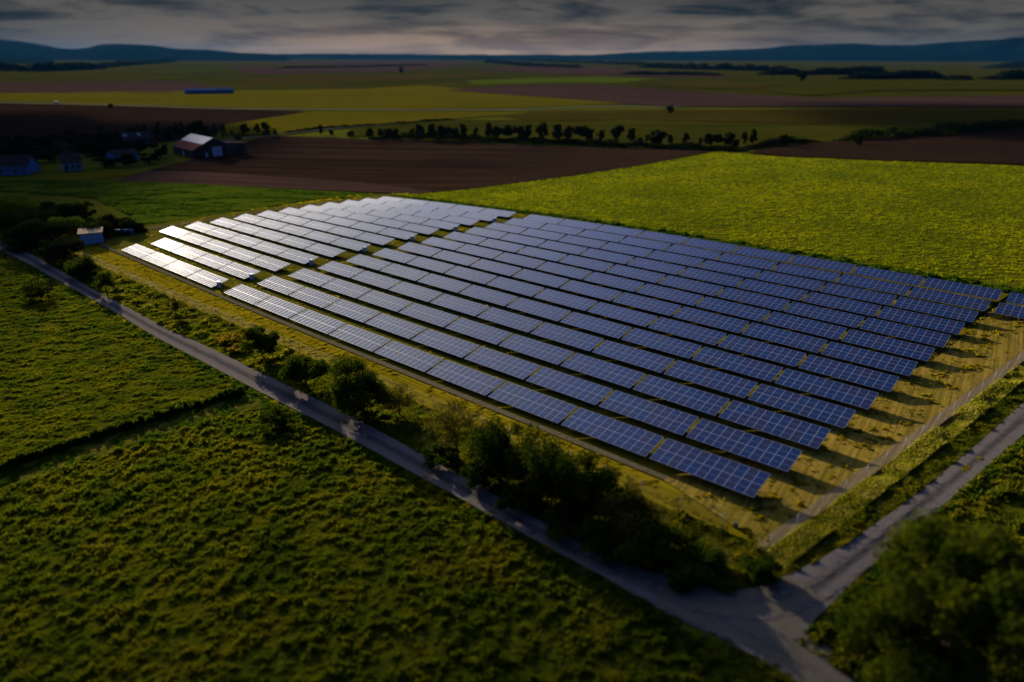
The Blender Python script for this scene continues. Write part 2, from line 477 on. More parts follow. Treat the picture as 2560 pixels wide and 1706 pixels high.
def lift(x, y, k):
    return k * (1 + np.hypot(x, y) / 120.0)


def sheet(name, poly, mat, level=1, across=None, kind='structure'):
    """a piece of ground cover laid over the terrain"""
    bm = bmesh.new()
    f = bm.faces.new([bm.verts.new((x, y, 0)) for x, y in poly])
    f.normal_update()
    if f.normal.z < 0:
        bmesh.ops.reverse_faces(bm, faces=[f])
    xs, ys = [p[0] for p in poly], [p[1] for p in poly]
    for lines, ax, lo, hi in ((XL, 0, min(xs), max(xs)), (YL, 1, min(ys), max(ys))):
        for v in lines:
            if lo + 0.01 < v < hi - 0.01:
                bmesh.ops.bisect_plane(bm, geom=bm.verts[:] + bm.edges[:] + bm.faces[:], dist=1e-5,
                                       plane_co=(v, 0, 0) if ax == 0 else (0, v, 0),
                                       plane_no=(1, 0, 0) if ax == 0 else (0, 1, 0))
    for v in bm.verts:
        v.co.z = float(ground(v.co.x, v.co.y)) + lift(v.co.x, v.co.y, 0.035 * level)
    for f in bm.faces:
        f.smooth = True
    me = bpy.data.meshes.new(name)
    bm.to_mesh(me)
    bm.free()
    return tag(link(name, me, mat), kind=kind)


def strip(name, left, right, mat, level=3, step=2.0, nacross=9, kind='structure'):
    """a road between two edges, with a value running across it for its wheel tracks"""
    def resample(P, n):
        P = np.array(P, float)
        s = np.r_[0, np.cumsum(np.hypot(*np.diff(P, axis=0).T))]
        u = np.linspace(0, s[-1], n)
        Q = np.stack([np.interp(u, s, P[:, 0]), np.interp(u, s, P[:, 1])], -1)
        for _ in range(6):
            Q[1:-1] = 0.25 * Q[:-2] + 0.5 * Q[1:-1] + 0.25 * Q[2:]
        return Q
    n = max(4, int(np.hypot(*(np.array(left[0]) - np.array(left[-1]))) / step))
    L, R = resample(left, n), resample(right, n)
    u = np.linspace(0, 1, nacross)
    P = L[:, None, :] * (1 - u)[None, :, None] + R[:, None, :] * u[None, :, None]
    z = ground(P[..., 0], P[..., 1]) + lift(P[..., 0], P[..., 1], 0.035 * level)
    V = np.concatenate([P, z[..., None]], -1).reshape(-1, 3)
    i = np.arange(n * nacross).reshape(n, nacross)
    F = np.stack([i[:-1, :-1], i[:-1, 1:], i[1:, 1:], i[1:, :-1]], -1).reshape(-1, 4)
    me = mesh_np(name, V, F, smooth=True)
    if len(me.polygons) and me.polygons[0].normal.z < 0:
        me.flip_normals()
    at_ = me.attributes.new('across', 'FLOAT', 'POINT')
    at_.data.foreach_set('value', np.tile(u, n).astype(np.float32))
    return tag(link(name, me, mat), kind=kind)


# far fields, listed by the corners seen in the photo (2560 wide)
FIELDS = [
    ('far_field', 'far_green', 1, [(-900, 190), (-900, 152), (1200, 146), (3400, 150), (3400, 260), (1280, 262), (-900, 268)]),
    ('ploughed_field', 'plough_far', 2, [(560, 176), (700, 160), (1000, 154), (1180, 160), (1000, 182), (640, 192)]),
    ('far_meadow', 'olive', 3, [(640, 168), (720, 165), (820, 166), (840, 169), (760, 173), (650, 174)]),
    ('ploughed_field', 'plough_far', 2, [(1150, 176), (1290, 168), (1480, 165), (1640, 178), (1760, 184), (1830, 186), (1820, 192), (1600, 192), (1400, 186), (1250, 180)]),
    ('ploughed_field', 'plough_far', 2, [(-700, 222), (0, 216), (380, 209), (475, 211), (560, 226), (420, 240), (-700, 248)]),
    ('far_meadow', 'olive', 2, [(600, 200), (1000, 190), (1240, 184), (1260, 190), (980, 206), (620, 218)]),
    ('grain_field', 'yellow_green', 2, [(-700, 256), (560, 233), (900, 226), (1060, 216), (1180, 226), (1400, 246), (1560, 258), (1290, 271), (760, 280), (0, 264), (-700, 262)]),
    ('far_meadow', 'bright_green', 2, [(1160, 204), (1330, 196), (1500, 192), (1640, 196), (1560, 206), (1380, 208), (1180, 214)]),
    ('ploughed_field', 'plough_far', 3, [(1110, 229), (1260, 216), (1400, 211), (1520, 213), (1700, 226), (1900, 236), (2040, 242), (2300, 236), (3300, 224), (3300, 262), (2000, 264), (1680, 266), (1380, 246)]),
    ('grain_field', 'olive', 3, [(1560, 204), (1860, 204), (1980, 206), (1900, 214), (1880, 222), (1700, 216)]),
    ('far_meadow', 'far_green', 4, [(1900, 226), (2020, 206), (2300, 197), (3300, 190), (3300, 214), (2200, 222), (2020, 236)]),
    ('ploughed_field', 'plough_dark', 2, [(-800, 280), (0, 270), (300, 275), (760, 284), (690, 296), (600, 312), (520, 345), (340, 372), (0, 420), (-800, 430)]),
    ('grain_field', 'yellow_green', 3, [(560, 318), (690, 298), (770, 285), (1240, 281), (1260, 290), (1100, 303), (860, 322), (720, 338), (620, 345), (560, 338)]),
    ('fallow_field', 'olive', 2, [(1250, 292), (1330, 279), (1700, 272), (2200, 268), (3200, 266), (3200, 296), (2200, 304), (1560, 300), (1300, 302)]),
    ('meadow', 'far_green', 3, [(880, 322), (1120, 304), (1300, 302), (2200, 305), (2560, 308), (2500, 318), (2100, 350), (1900, 372), (1400, 352), (860, 345)]),
    ('ploughed_field', 'plough', 2, [(600, 368), (640, 350), (720, 346), (900, 352), (1150, 358), (1400, 367), (1640, 374), (1790, 374), (1600, 412), (1400, 444), (1150, 476), (1052, 486), (700, 452), (440, 452), (330, 445), (420, 420)]),
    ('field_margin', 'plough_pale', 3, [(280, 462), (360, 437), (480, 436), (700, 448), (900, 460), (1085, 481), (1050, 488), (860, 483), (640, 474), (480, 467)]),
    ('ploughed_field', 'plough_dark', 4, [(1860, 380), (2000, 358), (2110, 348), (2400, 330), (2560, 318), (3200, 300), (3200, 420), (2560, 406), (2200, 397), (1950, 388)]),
    ('meadow', 'bright_green', 2, [(-500, 480), (0, 458), (260, 457), (640, 475), (860, 484), (975, 494), (800, 500), (640, 528), (420, 566), (340, 574), (330, 545), (230, 500), (0, 485), (-500, 520)]),
    ('meadow', 'yellow_green', 2, [(90, 452), (200, 440), (345, 436), (330, 446), (240, 456), (120, 458)]),
    ('crop_field', 'crop_base', 2, [(1052, 488), (1160, 477), (1400, 446), (1600, 414), (1790, 377), (1950, 389), (2200, 398), (2560, 408), (3100, 430), (3100, 860), (2560, 724), (2515, 712), (2300, 684), (1760, 594), (1330, 532), (970, 489)]),
]
for nm, mt, lv, pts in FIELDS:
    sheet(nm, at2(pts), M[mt], lv)

# roads and tracks (edges traced on a 2353-wide view)
MAIN_UP = [(-60, 588), (0, 614), (92, 652), (191, 710), (245, 740), (318, 777), (421, 832), (536, 882), (679, 951), (769, 992), (881, 1047), (1003, 1110), (1142, 1187), (1200, 1219), (1300, 1272), (1373, 1320), (1524, 1395), (1651, 1441), (1732, 1464), (1824, 1479)]
MAIN_LO = [(-60, 606), (0, 637), (77, 674), (161, 721), (237, 762), (291, 792), (383, 848), (480, 898), (595, 958), (696, 1010), (811, 1066), (881, 1104), (968, 1150), (1038, 1190), (1125, 1234), (1212, 1282), (1298, 1331), (1466, 1418), (1570, 1476), (1714, 1551)]
main_up, main_lo = at2(MAIN_UP), at2(MAIN_LO)
strip('road', main_up, main_lo, M['gravel'], 3)
SIDE_UP = [(2760, 835), (2560, 999), (2489, 1065), (2356, 1181), (2269, 1251), (2125, 1355), (2038, 1407), (1963, 1445), (1900, 1468)]
SIDE_LO = [(2760, 920), (2560, 1080), (2472, 1158), (2402, 1222), (2287, 1326), (2148, 1436), (2084, 1505), (2040, 1560), (1985, 1600)]
side_up, side_lo = at2(SIDE_UP), at2(SIDE_LO)
strip('side_road', side_up, side_lo, M['gravel'], 3)
sheet('road_junction', at2([(1690, 1452), (1732, 1464), (1824, 1479), (1900, 1468), (1963, 1445), (2020, 1450), (2060, 1520), (2032, 1563), (2055, 1603), (2183, 1701), (2300, 1800), (2120, 1800), (1969, 1672), (1836, 1603), (1714, 1551), (1640, 1510)]), M['gravel'], 3.6)
for line in ([(2310, 1236), (2215, 1320), (2120, 1400), (2000, 1480), (1860, 1515), (1700, 1495), (1500, 1405), (1330, 1318)], [(2345, 1252), (2260, 1330), (2160, 1420), (2030, 1520), (1900, 1560), (1720, 1525), (1510, 1425), (1320, 1330)],
             [(1560, 1440), (1720, 1520), (1900, 1590), (2060, 1680), (2200, 1790)], [(1540, 1455), (1700, 1545), (1880, 1625), (2010, 1700), (2120, 1800)]):
    q_ = np.array(at2(line))
    d_ = np.gradient(q_, axis=0)
    n_ = np.stack([-d_[:, 1], d_[:, 0]], -1) / np.linalg.norm(d_, axis=1)[:, None] * 0.42
    strip('wheel_rut', [tuple(v) for v in q_ + n_], [tuple(v) for v in q_ - n_], M['rut'], 4.4, 1.0, 7)
far_rd = at2([(-300, 264), (0, 267), (300, 272), (560, 279), (900, 279), (1300, 277), (1500, 265), (1700, 267)])
strip('far_road', [(x, y + 4) for x, y in far_rd], [(x, y - 4) for x, y in far_rd], M['far_road'], 3, 12.0, 3)
farm = at2([(560, 358), (640, 350), (730, 338), (860, 324), (1000, 313)])
strip('farm_track', [(x, y + 2.2) for x, y in farm], [(x, y - 2.2) for x, y in farm], M['far_road'], 4, 6.0, 3)
access = at2([(985, 497), (900, 505), (760, 519), (640, 540), (520, 561), (420, 574), (330, 588)])
strip('farm_track', [(x, y + 1.2) for x, y in access], [(x, y - 1.2) for x, y in access], M['bare'], 4, 3.0, 3)

# the fenced site
CORNER = at(1925, 1372)
ca, cb = to_ab(CORNER.x, CORNER.y)
fq = at(560, 808)
fa, fb = to_ab(fq.x, fq.y)
rq = at(2446, 983)
ra, rb = to_ab(rq.x, rq.y)
F_RIGHT_SLOPE = (ra - ca) / (rb - cb)
F_FRONT_SLOPE = (fb - cb) / (fa - ca)


def right_line(b, off=0.0):
    return from_ab(ca + (b - cb) * F_RIGHT_SLOPE + off, b)


def front_line(a, off=0.0):
    return from_ab(a, cb + (a - ca) * F_FRONT_SLOPE + off)


A_LEFT = -70.0
B_BACK = 13 * ROW_D + 1.5
sheet('mown_strip', [front_line(A_LEFT - 6, -0.3), front_line(ca, -0.3), from_ab(ca, 5.0), from_ab(60, 4.6), from_ab(A_LEFT - 6, 0.8)], M['mown'], 2)
sheet('site_grass', [from_ab(A_LEFT - 4, 0.5), from_ab(60, 0.5), from_ab(108, 2.0), from_ab(104, 30), from_ab(112, B_BACK), from_ab(A_LEFT + 6, B_BACK)], M['verge'], 3)
sheet('stubble', [right_line(cb, 0), from_ab(96, -1.5), from_ab(103, 20), from_ab(109, 50), from_ab(112, B_BACK - 7), from_ab(118, B_BACK - 6), right_line(B_BACK - 6, 0), right_line(40, 0)], M['stubble'], 4)
sheet('sandy_track', [right_line(cb - .5, 0.2), right_line(cb - .5, -1.0), right_line(20, -1.1), right_line(60, -1.2), right_line(120, -1.2), right_line(120, 0.2), right_line(60, 0.2)], M['sand'], 5)
sheet('track', [from_ab(A_LEFT, -1.5), from_ab(97, -1.5), from_ab(97, -0.6), from_ab(A_LEFT, -0.6)], M['bare'], 4)


# ------------------------------------------------------------------ ground plants
def inside(poly, x, y):
    c = np.zeros(len(x), bool)
    n = len(poly)
    for i in range(n):
        (x1, y1), (x2, y2) = poly[i], poly[(i + 1) % n]
        cond = ((y1 > y) != (y2 > y))
        with np.errstate(divide='ignore', invalid='ignore'):
            xx = (x2 - x1) * (y - y1) / (y2 - y1) + x1
        c ^= cond & (x < xx)
    return c


def blades(name, poly, n, wid, hgt, mat, clump=1.8, keep=0.25, seed=0, lod=70.0, lean=0.7, stretch=(1, 1), base=0.02, gain=2, kind='stuff', patch=0.0):
    """leafy ground cover: many small leaf faces gathered in tufts whose height wanders"""
    r = np.random.default_rng(100 + seed)
    xs, ys = np.array([p[0] for p in poly]), np.array([p[1] for p in poly])
    X, Y = [], []
    tot = 0
    while tot < n:
        x = r.uniform(xs.min(), xs.max(), n * 2)
        y = r.uniform(ys.min(), ys.max(), n * 2)
        ok = inside(poly, x, y)
        d = np.hypot(x, y)
        ok &= r.random(len(x)) < np.minimum(1, (lod / d) ** 2)
        h0 = 0.6 * vnoise(x / clump * stretch[0], y / clump * stretch[1], seed) + 0.4 * vnoise(x / clump * 2.3, y / clump * 2.3, seed + 5)
        ok &= r.random(len(x)) < keep + (1 - keep) * np.clip((h0 - 0.3) * 2.5, 0, 1)
        if patch:
            pz = vnoise(x / patch, y / patch, seed + 9)
            ok &= r.random(len(x)) < np.clip((pz - 0.35) * 4, 0.05, 1)
        X.append(x[ok])
        Y.append(y[ok])
        tot += ok.sum()
    x, y = np.concatenate(X)[:n], np.concatenate(Y)[:n]
    d = np.hypot(x, y)
    sc = np.maximum(1, d / lod)
    h0 = 0.6 * vnoise(x / clump * stretch[0], y / clump * stretch[1], seed) + 0.4 * vnoise(x / clump * 2.3, y / clump * 2.3, seed + 5)
    hh = hgt * np.clip((h0 - 0.2) * gain, 0.15, 1.4) * r.uniform(0.7, 1.2, n) * np.sqrt(sc)
    ww = wid * r.uniform(0.6, 1.3, n) * sc
    z = ground(x, y) + base
    up0 = hh * r.uniform(0.0, 0.75, n)
    ang = r.uniform(0, 2 * np.pi, n)
    ln = r.uniform(0, lean, n)
    la = r.uniform(0, 2 * np.pi, n)
    L = np.minimum(hh, ww * 1.6 + 0.05)
    U = np.stack([np.cos(la) * ln, np.sin(la) * ln, np.ones(n)], -1)
    U /= np.linalg.norm(U, axis=1)[:, None]
    U *= L[:, None]
    W = np.stack([np.cos(ang), np.sin(ang), r.uniform(-.3, .3, n)], -1) * (ww / 2)[:, None]
    P = np.stack([x, y, z + up0 * (hh > L)], -1)
    V = np.empty((n, 4, 3), np.float32)
    V[:, 0] = P - W * 0.6
    V[:, 1] = P + W * 0.6
    V[:, 2] = P + W * 0.8 + U
    V[:, 3] = P - W * 0.8 + U
    o = link(name, mesh_np(name, V.reshape(-1, 3), np.arange(n * 4).reshape(n, 4)), mat)
    return tag(o, kind=kind)


# rough green crop on the near side of the road, cut by a grassy ditch
def inset(P, d):
    return [(x - 0.62 * d, y - 0.78 * d) for x, y in P]


road_lo = inset(main_lo, 0.9)
fore_a = [p for p, q in zip(road_lo, MAIN_LO) if q[0] < 600] + at2([(585, 985), (540, 1002), (400, 1048), (200, 1108), (0, 1176), (-160, 1230), (-260, 1000), (-160, 700)])
fore_b = at2([(-200, 1310), (0, 1236), (300, 1132), (500, 1062), (600, 1038), (680, 1034)]) + [p for p, q in zip(road_lo, MAIN_LO) if q[0] > 700] + at2([(1836, 1612), (1968, 1684), (2110, 1800), (2110, 1990), (-200, 1990)])
sheet('crop_base', fore_a, M['crop_base'], 1)
sheet('crop_base', fore_b, M['crop_base'], 1)
blades('crop_leaves', fore_a, 170000, 0.20, 0.30, M['leaf_crop'], 0.9, 0.8, 1, 78, stretch=(0.6, 1.0), gain=1.5)
blades('crop_leaves', fore_b, 360000, 0.15, 0.36, M['leaf_crop'], 0.75, 0.8, 2, 56, gain=1.5)
ditch = at2([(690, 1022), (600, 1038), (500, 1062), (300, 1132), (0, 1236), (-200, 1310), (-200, 1250), (0, 1186), (200, 1114), (400, 1050), (540, 1002), (600, 980)])
sheet('ditch', ditch, M['verge'], 1.5)
dline = at2([(610, 986), (540, 1004), (400, 1050), (200, 1112), (0, 1182), (-160, 1238)])
blades('ditch_shade_weeds', dline + [(x + 0.35, y - 0.9) for x, y in dline[::-1]], 22000, 0.2, 0.9, M['leaf_dark'], 0.45, 1.0, 33, 70, lean=0.4, gain=1.6)  # dark weed strip added to draw the ditch's shaded line
blades('ditch_grass', ditch, 15000, 0.25, 0.16, M['leaf_lush'], 1.2, 0.4, 3, 60)
edge_lo = at2([(x - 1, y + 2) for x, y in MAIN_LO])
edge_lo2 = [(x - 0.6 * 1.1, y - 0.8 * 1.1) for x, y in edge_lo]
blades('verge_grass', edge_lo + edge_lo2[::-1], 20000, 0.22, 0.22, M['leaf_lush'], 0.8, 0.5, 4, 60)
rag = [(x + 0.62 * o_, y + 0.78 * o_) for (x, y), o_ in zip(main_lo, [0.15, 0.6, 0.2, 0.7, 0.1, 0.5] * 5)] + [(x - 0.4, y - 0.5) for x, y in main_lo[::-1]]
blades('road_weeds', rag, 5000, 0.2, 0.14, M['leaf_mown'], 0.8, 0.2, 34, 60, patch=1.6)
mid_ = [((a[0] + b[0]) / 2, (a[1] + b[1]) / 2) for a, b in zip(at2([(0, 625), (161, 710), (318, 793), (536, 908), (769, 1018), (1003, 1138), (1200, 1246), (1373, 1344)]), at2([(0, 627), (161, 708), (318, 795), (536, 906), (769, 1020), (1003, 1140), (1200, 1248), (1373, 1342)]))]
blades('road_weeds', [(x + .2, y + .22) for x, y in mid_] + [(x - .2, y - .22) for x, y in mid_[::-1]], 2600, 0.18, 0.10, M['leaf_verge'], 1.5, 0.0, 35, 70, patch=3.0)
# strip between road and site
front_f = [front_line(a) for a in np.linspace(A_LEFT - 25, ca, 12)]
mid_poly = main_up[1:] + at2([(1900, 1466), (1950, 1446)]) + [right_line(cb, 1.0)] + front_f[::-1]
sheet('verge', mid_poly, M['verge'], 1)
blades('verge_grass', mid_poly, 110000, 0.22, 0.36, M['leaf_verge'], 2.0, 0.6, 5, 68, gain=1.8)
# mown strip and grass between the rows
blades('mown_grass', [front_line(A_LEFT - 4, 0.3), front_line(ca, 0.3), from_ab(ca - 2, -1.5), from_ab(96, -1.5), from_ab(A_LEFT, -1.5)], 110000, 0.15, 0.17, M['leaf_mown'], 0.9, 0.5, 6, 65, gain=1.8)
blades('row_grass', [from_ab(A_LEFT, 0), from_ab(100, 0), from_ab(108, B_BACK), from_ab(A_LEFT, B_BACK)], 60000, 0.24, 0.22, M['leaf_mown'], 1.0, 0.4, 7, 70, patch=4)
blades('stubble_grass', [right_line(cb, -0.3), from_ab(97, -1), from_ab(104, 30), from_ab(112, B_BACK - 6), right_line(B_BACK - 4, -1.5), right_line(40, -1.5)], 60000, 0.17, 0.17, M['leaf_dry'], 0.7, 0.3, 8, 65, patch=1.6)
blades('stubble_weeds', [right_line(cb, -0.6), from_ab(97, -1), from_ab(104, 30), from_ab(112, B_BACK - 6), right_line(B_BACK - 4, -2.5), right_line(40, -2.5)], 48000, 0.2, 0.24, M['leaf_mown'], 0.8, 0.1, 18, 65, patch=2.0)
blades('sandy_weeds', [right_line(cb, 0.0), right_line(cb, -1.8), right_line(60, -2.0), right_line(118, -2.0), right_line(118, 0)], 9000, 0.16, 0.14, M['leaf_dry'], 0.8, 0.3, 28, 65, patch=1.2)
# tall dry grass outside the fence, then the bank down to the side road
tall = [right_line(b, 0.1) for b in np.linspace(cb - 0.5, 120, 14)] + [right_line(b, 2.3) for b in np.linspace(120, cb - 1.5, 14)]
sheet('tall_grass_base', tall, M['verge'], 2)
blades('tall_grass', tall, 150000, 0.09, 0.75, M['leaf_tall'], 5.0, 1.0, 9, 65, lean=0.5, gain=1.0)
bank = [right_line(b, 2.3) for b in np.linspace(120, cb - 1.5, 14)] + side_up[::-1]
bank = [right_line(b, 2.3) for b in np.linspace(cb - 1.5, 120, 14)] + side_up
sheet('bank', bank, M['verge'], 1)
blades('bank_grass', bank, 40000, 0.16, 0.22, M['leaf_verge'], 1.1, 0.5, 10, 62)
# green corner beyond the side road
corner = [(x + 0.1, y - 0.1) for x, y in side_lo] + at2([(2010, 1590), (2140, 1690), (2300, 1800), (2800, 1800), (2900, 1150)], K)
sheet('meadow', corner, M['crop_base'], 2)
blades('meadow_plants', corner, 110000, 0.2, 0.38, M['leaf_verge'], 1.0, 0.5, 11, 55)
blades('verge_grass', side_lo + [(x + 1.3, y - 0.9) for x, y in side_lo[::-1]], 14000, 0.2, 0.28, M['leaf_lush'], 0.9, 0.5, 12, 58)
# grass ridge between the wheel tracks of the side road
cen = [((a[0] + b[0]) / 2, (a[1] + b[1]) / 2) for a, b in zip(side_up, side_lo)]
blades('road_weeds', [(x + .22, y - .2) for x, y in cen[:4]] + [(x - .22, y + .2) for x, y in cen[:4][::-1]], 1300, 0.22, 0.14, M['leaf_mown'], 1.5, 0.0, 13, 60, patch=2.0)
# flowering crop behind the array
crop_poly = at2([(1052, 488), (1160, 477), (1400, 446), (1600, 414), (1790, 378), (1950, 390), (2200, 399), (2560, 409), (2750, 414), (2750, 790), (2560, 722), (2300, 682), (1760, 592), (1330, 530), (970, 488)])
blades('flowering_crop', crop_poly, 430000, 0.20, 0.32, M['leaf_rape'], 0.6, 0.5, 14, 150, stretch=(0.5, 1.0), gain=1.8)
back_edge = [from_ab(a, B_BACK + 0.2) for a in np.linspace(-52, 125, 10)] + [from_ab(a, B_BACK + 4.2) for a in np.linspace(125, -52, 10)]
blades('margin_grass', back_edge, 26000, 0.22, 0.35, M['leaf_lush'], 1.4, 0.4, 15, 80)
left_meadow = at2([(-60, 470), (0, 462), (260, 460), (640, 478), (860, 487), (965, 494), (800, 502), (640, 528), (420, 564), (335, 570), (325, 545), (230, 505), (0, 490), (-60, 500)])
blades('meadow_grass', left_meadow, 30000, 0.4, 0.35, M['leaf_lush'], 3.0, 0.5, 16, 130, stretch=(0.3, 1))

# ------------------------------------------------------------------ solar tables
ORD = ['', 'first', 'second', 'third', 'fourth', 'fifth', 'sixth', 'seventh', 'eighth', 'ninth', 'tenth', 'eleventh', 'twelfth', 'thirteenth']
ORDN = ORD + ['%dth' % k for k in range(14, 60)]
CT, ST = math.cos(TAU), math.sin(TAU)
MW, ML, MT = TW / 11 - 0.012, SLANT / 2 - 0.016, 0.04


def module_mesh():
    """framed module: a raised metal rim round a sunk sheet of cell glass, pale sheet behind"""
    bm = bmesh.new()
    fr = 0.030
    x0, x1, y0, y1 = -MW / 2, MW / 2, -ML / 2, ML / 2
    uvl = bm.loops.layers.uv.new('UVMap')

    def quad(c, mi, uv=False):
        f = bm.faces.new([bm.verts.new(v) for v in c])
        f.material_index = mi
        for l in f.loops:
            l[uvl].uv = ((l.vert.co.x - x0 - fr) / (MW - 2 * fr), (l.vert.co.y - y0 - fr) / (ML - 2 * fr))
    O = [(x0, y0), (x1, y0), (x1, y1), (x0, y1)]
    I = [(x0 + fr, y0 + fr), (x1 - fr, y0 + fr), (x1 - fr, y1 - fr), (x0 + fr, y1 - fr)]
    for k in range(4):
        a, b = O[k], O[(k + 1) % 4]
        c, d = I[(k + 1) % 4], I[k]
        quad([(*a, MT), (*b, MT), (*c, MT), (*d, MT)], 1)
        quad([(*a, 0), (*b, 0), (*b, MT), (*a, MT)], 1)
        quad([(*d, MT), (*c, MT), (*c, MT - .005), (*d, MT - .005)], 1)
    quad([(*q, MT - .005) for q in I], 0)
    quad([(*q, 0) for q in reversed(O)], 2)
    me = bpy.data.meshes.new('solar_module')
    bm.to_mesh(me)
    bm.free()
    for mm in (M['cell'], M['alu'], M['back_sheet']):
        me.materials.append(mm)
    return me


mod_me = module_mesh()
tilt = Matrix.Rotation(TAU, 3, 'X')


def frame_mesh():
    b = MB()
    for v in (0.55, 1.45, 2.25, 3.15):
        b.box(tilt @ Vector((TW / 2, v, -0.05)), (TW - 0.3, 0.06, 0.09), tilt)
    for x in (1.4, 4.2, 7.0, 9.8):
        b.box(tilt @ Vector((x, SLANT / 2, -0.16)), (0.07, SLANT - 0.5, 0.12), tilt)
    return b.mesh('mounting_frame')


def post_mesh(ln):
    return MB().box((0, 0, -ln / 2 + 0.15), (0.10, 0.08, ln + 0.3)).mesh('post')


frame_me = frame_mesh()
frame_me.materials.append(M['steel'])
V_F, V_R = 0.75, SLANT - 0.65
ZF, ZR = V_F * ST - 0.2, V_R * ST - 0.2
post_f, post_r = post_mesh(LOW_EDGE + ZF + .3), post_mesh(LOW_EDGE + ZR + .3)
post_f.materials.append(M['steel'])
post_r.materials.append(M['steel'])
proto = {}


def table_at(i, c, extra=0.0):
    P = TW + GAP
    off = -GAPL if c < 0 else extra
    a0 = (i - 1) * ROW_S + ROW_QS * (i - 1) * (i - 13) / 36 + c * P + off
    b0 = (i - 1) * ROW_D + ROW_QD * (i - 1) * (i - 13) / 36
    z0, z1 = zpoly(min(a0, 114), b0), zpoly(min(a0 + TW, 116), b0)
    x, y = from_ab(a0, b0)
    o = bpy.data.objects.new('solar_table', None)
    COL.objects.link(o)
    o.location = (x, y, z0)
    o.rotation_euler = Matrix(((RX, NX, 0), (RY, NY, 0), (0, 0, 1))).to_euler()
    o.rotation_euler[1] = -math.atan2(z1 - z0, TW)
    o.rotation_euler[0] += math.radians(random.gauss(0, 0.28))
    o.empty_display_size = 0.5
    for k in range(11):
        for r in range(2):
            m_ = bpy.data.objects.new('solar_module', mod_me)
            COL.objects.link(m_)
            m_.parent = o
            m_.location = tilt @ Vector(((k + .5) * TW / 11, (r + .5) * SLANT / 2, 0))
            m_.rotation_euler = (TAU, 0, 0)
    f_ = bpy.data.objects.new('mounting_frame', frame_me)
    COL.objects.link(f_)
    f_.parent = o
    for x in (1.4, 9.8):
        for v, zz_, me in ((V_F, ZF, post_f), (V_R, ZR, post_r)):
            p_ = bpy.data.objects.new('post', me)
            COL.objects.link(p_)
            p_.parent = o
            p_.location = (x, v * CT, zz_)
    return o


for i in range(1, 14):
    for c in range(0, 9):
        o = table_at(i, c)
        tag(o, 'dark solar table, %s right of the gap, in the %s row from the road' % (ORD[c + 1], ORD[i]), 'solar panel', 'solar tables of the large block')
    for c in range(-4 if i < 3 else -5, 0):
        o = table_at(i, c)
        tag(o, 'pale glaring solar table, %s left of the gap, in the %s row from the road' % (ORD[-c], ORD[i]), 'solar panel', 'solar tables of the small glaring block')
for i in (12, 13):
    o = table_at(i, 9, 0.75)
    tag(o, 'solar table cut by the frame past the gap, %s' % ('in the row against the crop' if i == 13 else 'one row in front of the rearmost'), 'solar panel', 'solar tables past the far gap')

# inverter cabinets at the row ends facing the gap
for k, i in enumerate((1, 2, 4, 6, 8, 10, 12)):
    a0 = (i - 1) * ROW_S + ROW_QS * (i - 1) * (i - 13) / 36 - GAP - GAPL + 0.65
    b0 = (i - 1) * ROW_D + ROW_QD * (i - 1) * (i - 13) / 36 + 1.25
    x, y = from_ab(a0, b0)
    r_ = empty('inverter_cabinet', (x, y, float(ground(x, y))), THETA)
    tag(r_, 'shade-blue grey inverter cabinet at the gap end of the %s panel row from the road' % ORD[i], 'cabinet', 'inverter cabinets along the gap')
    MB().box((0, 0, 0.93), (0.85, 0.5, 1.15), bevel=0.03).build('body', M['cabinet'], r_)
    MB().box((0, 0, 1.54), (0.95, 0.6, 0.06)).build('roof', M['cabinet'], r_)
    MB().box((0, -0.263, 0.93), (0.74, 0.02, 1.02)).build('door', M['cabinet'], r_)
    for s in (-1, 1):
        MB().box((s * 0.35, 0, 0.17), (0.06, 0.4, 0.4)).build('leg', M['steel'], r_)

# ------------------------------------------------------------------ fence
def fence(name, label, line, params, h=1.9):
    r_ = empty(name, (*line(params[0]), float(ground(*line(params[0])))))
    tag(r_, label, 'fence', 'wire fence round the site')
    org = r_.location
    pts = []
    for q in params:
        x, y = line(q)
        z = float(ground(x, y))
        pts.append(Vector((x, y, z)) - org)
        MB().tube([pts[-1] + Vector((0, 0, -.2)), pts[-1] + Vector((0, 0, h))], [0.035, 0.035], 6).build('post', M['post'], r_)
    b = MB()
    for z in np.linspace(0.1, h - 0.05, 8):
        for p, q in zip(pts, pts[1:]):
            b.tube([p + Vector((0, 0, z)), q + Vector((0, 0, z))], [0.005, 0.005], 3, cap=False)
    for p, q in zip(pts, pts[1:]):
        n = 14
        for k in range(n):
            s_ = p.lerp(q, (k + .5) / n)
            b.tube([s_ + Vector((0, 0, .1)), s_ + Vector((0, 0, h - .05))], [0.004, 0.004], 3, cap=False)
    b.build('wire_mesh', M['post'], r_)


fence('wire_fence', 'thin wire fence beside the sandy strip and the tall dry grass', right_line, list(np.arange(cb, 118, 4.2)))
fence('wire_fence', 'thin wire fence along the mown strip in front of the first panel row', front_line, list(np.arange(ca - 4.2, A_LEFT - 12, -4.2)))


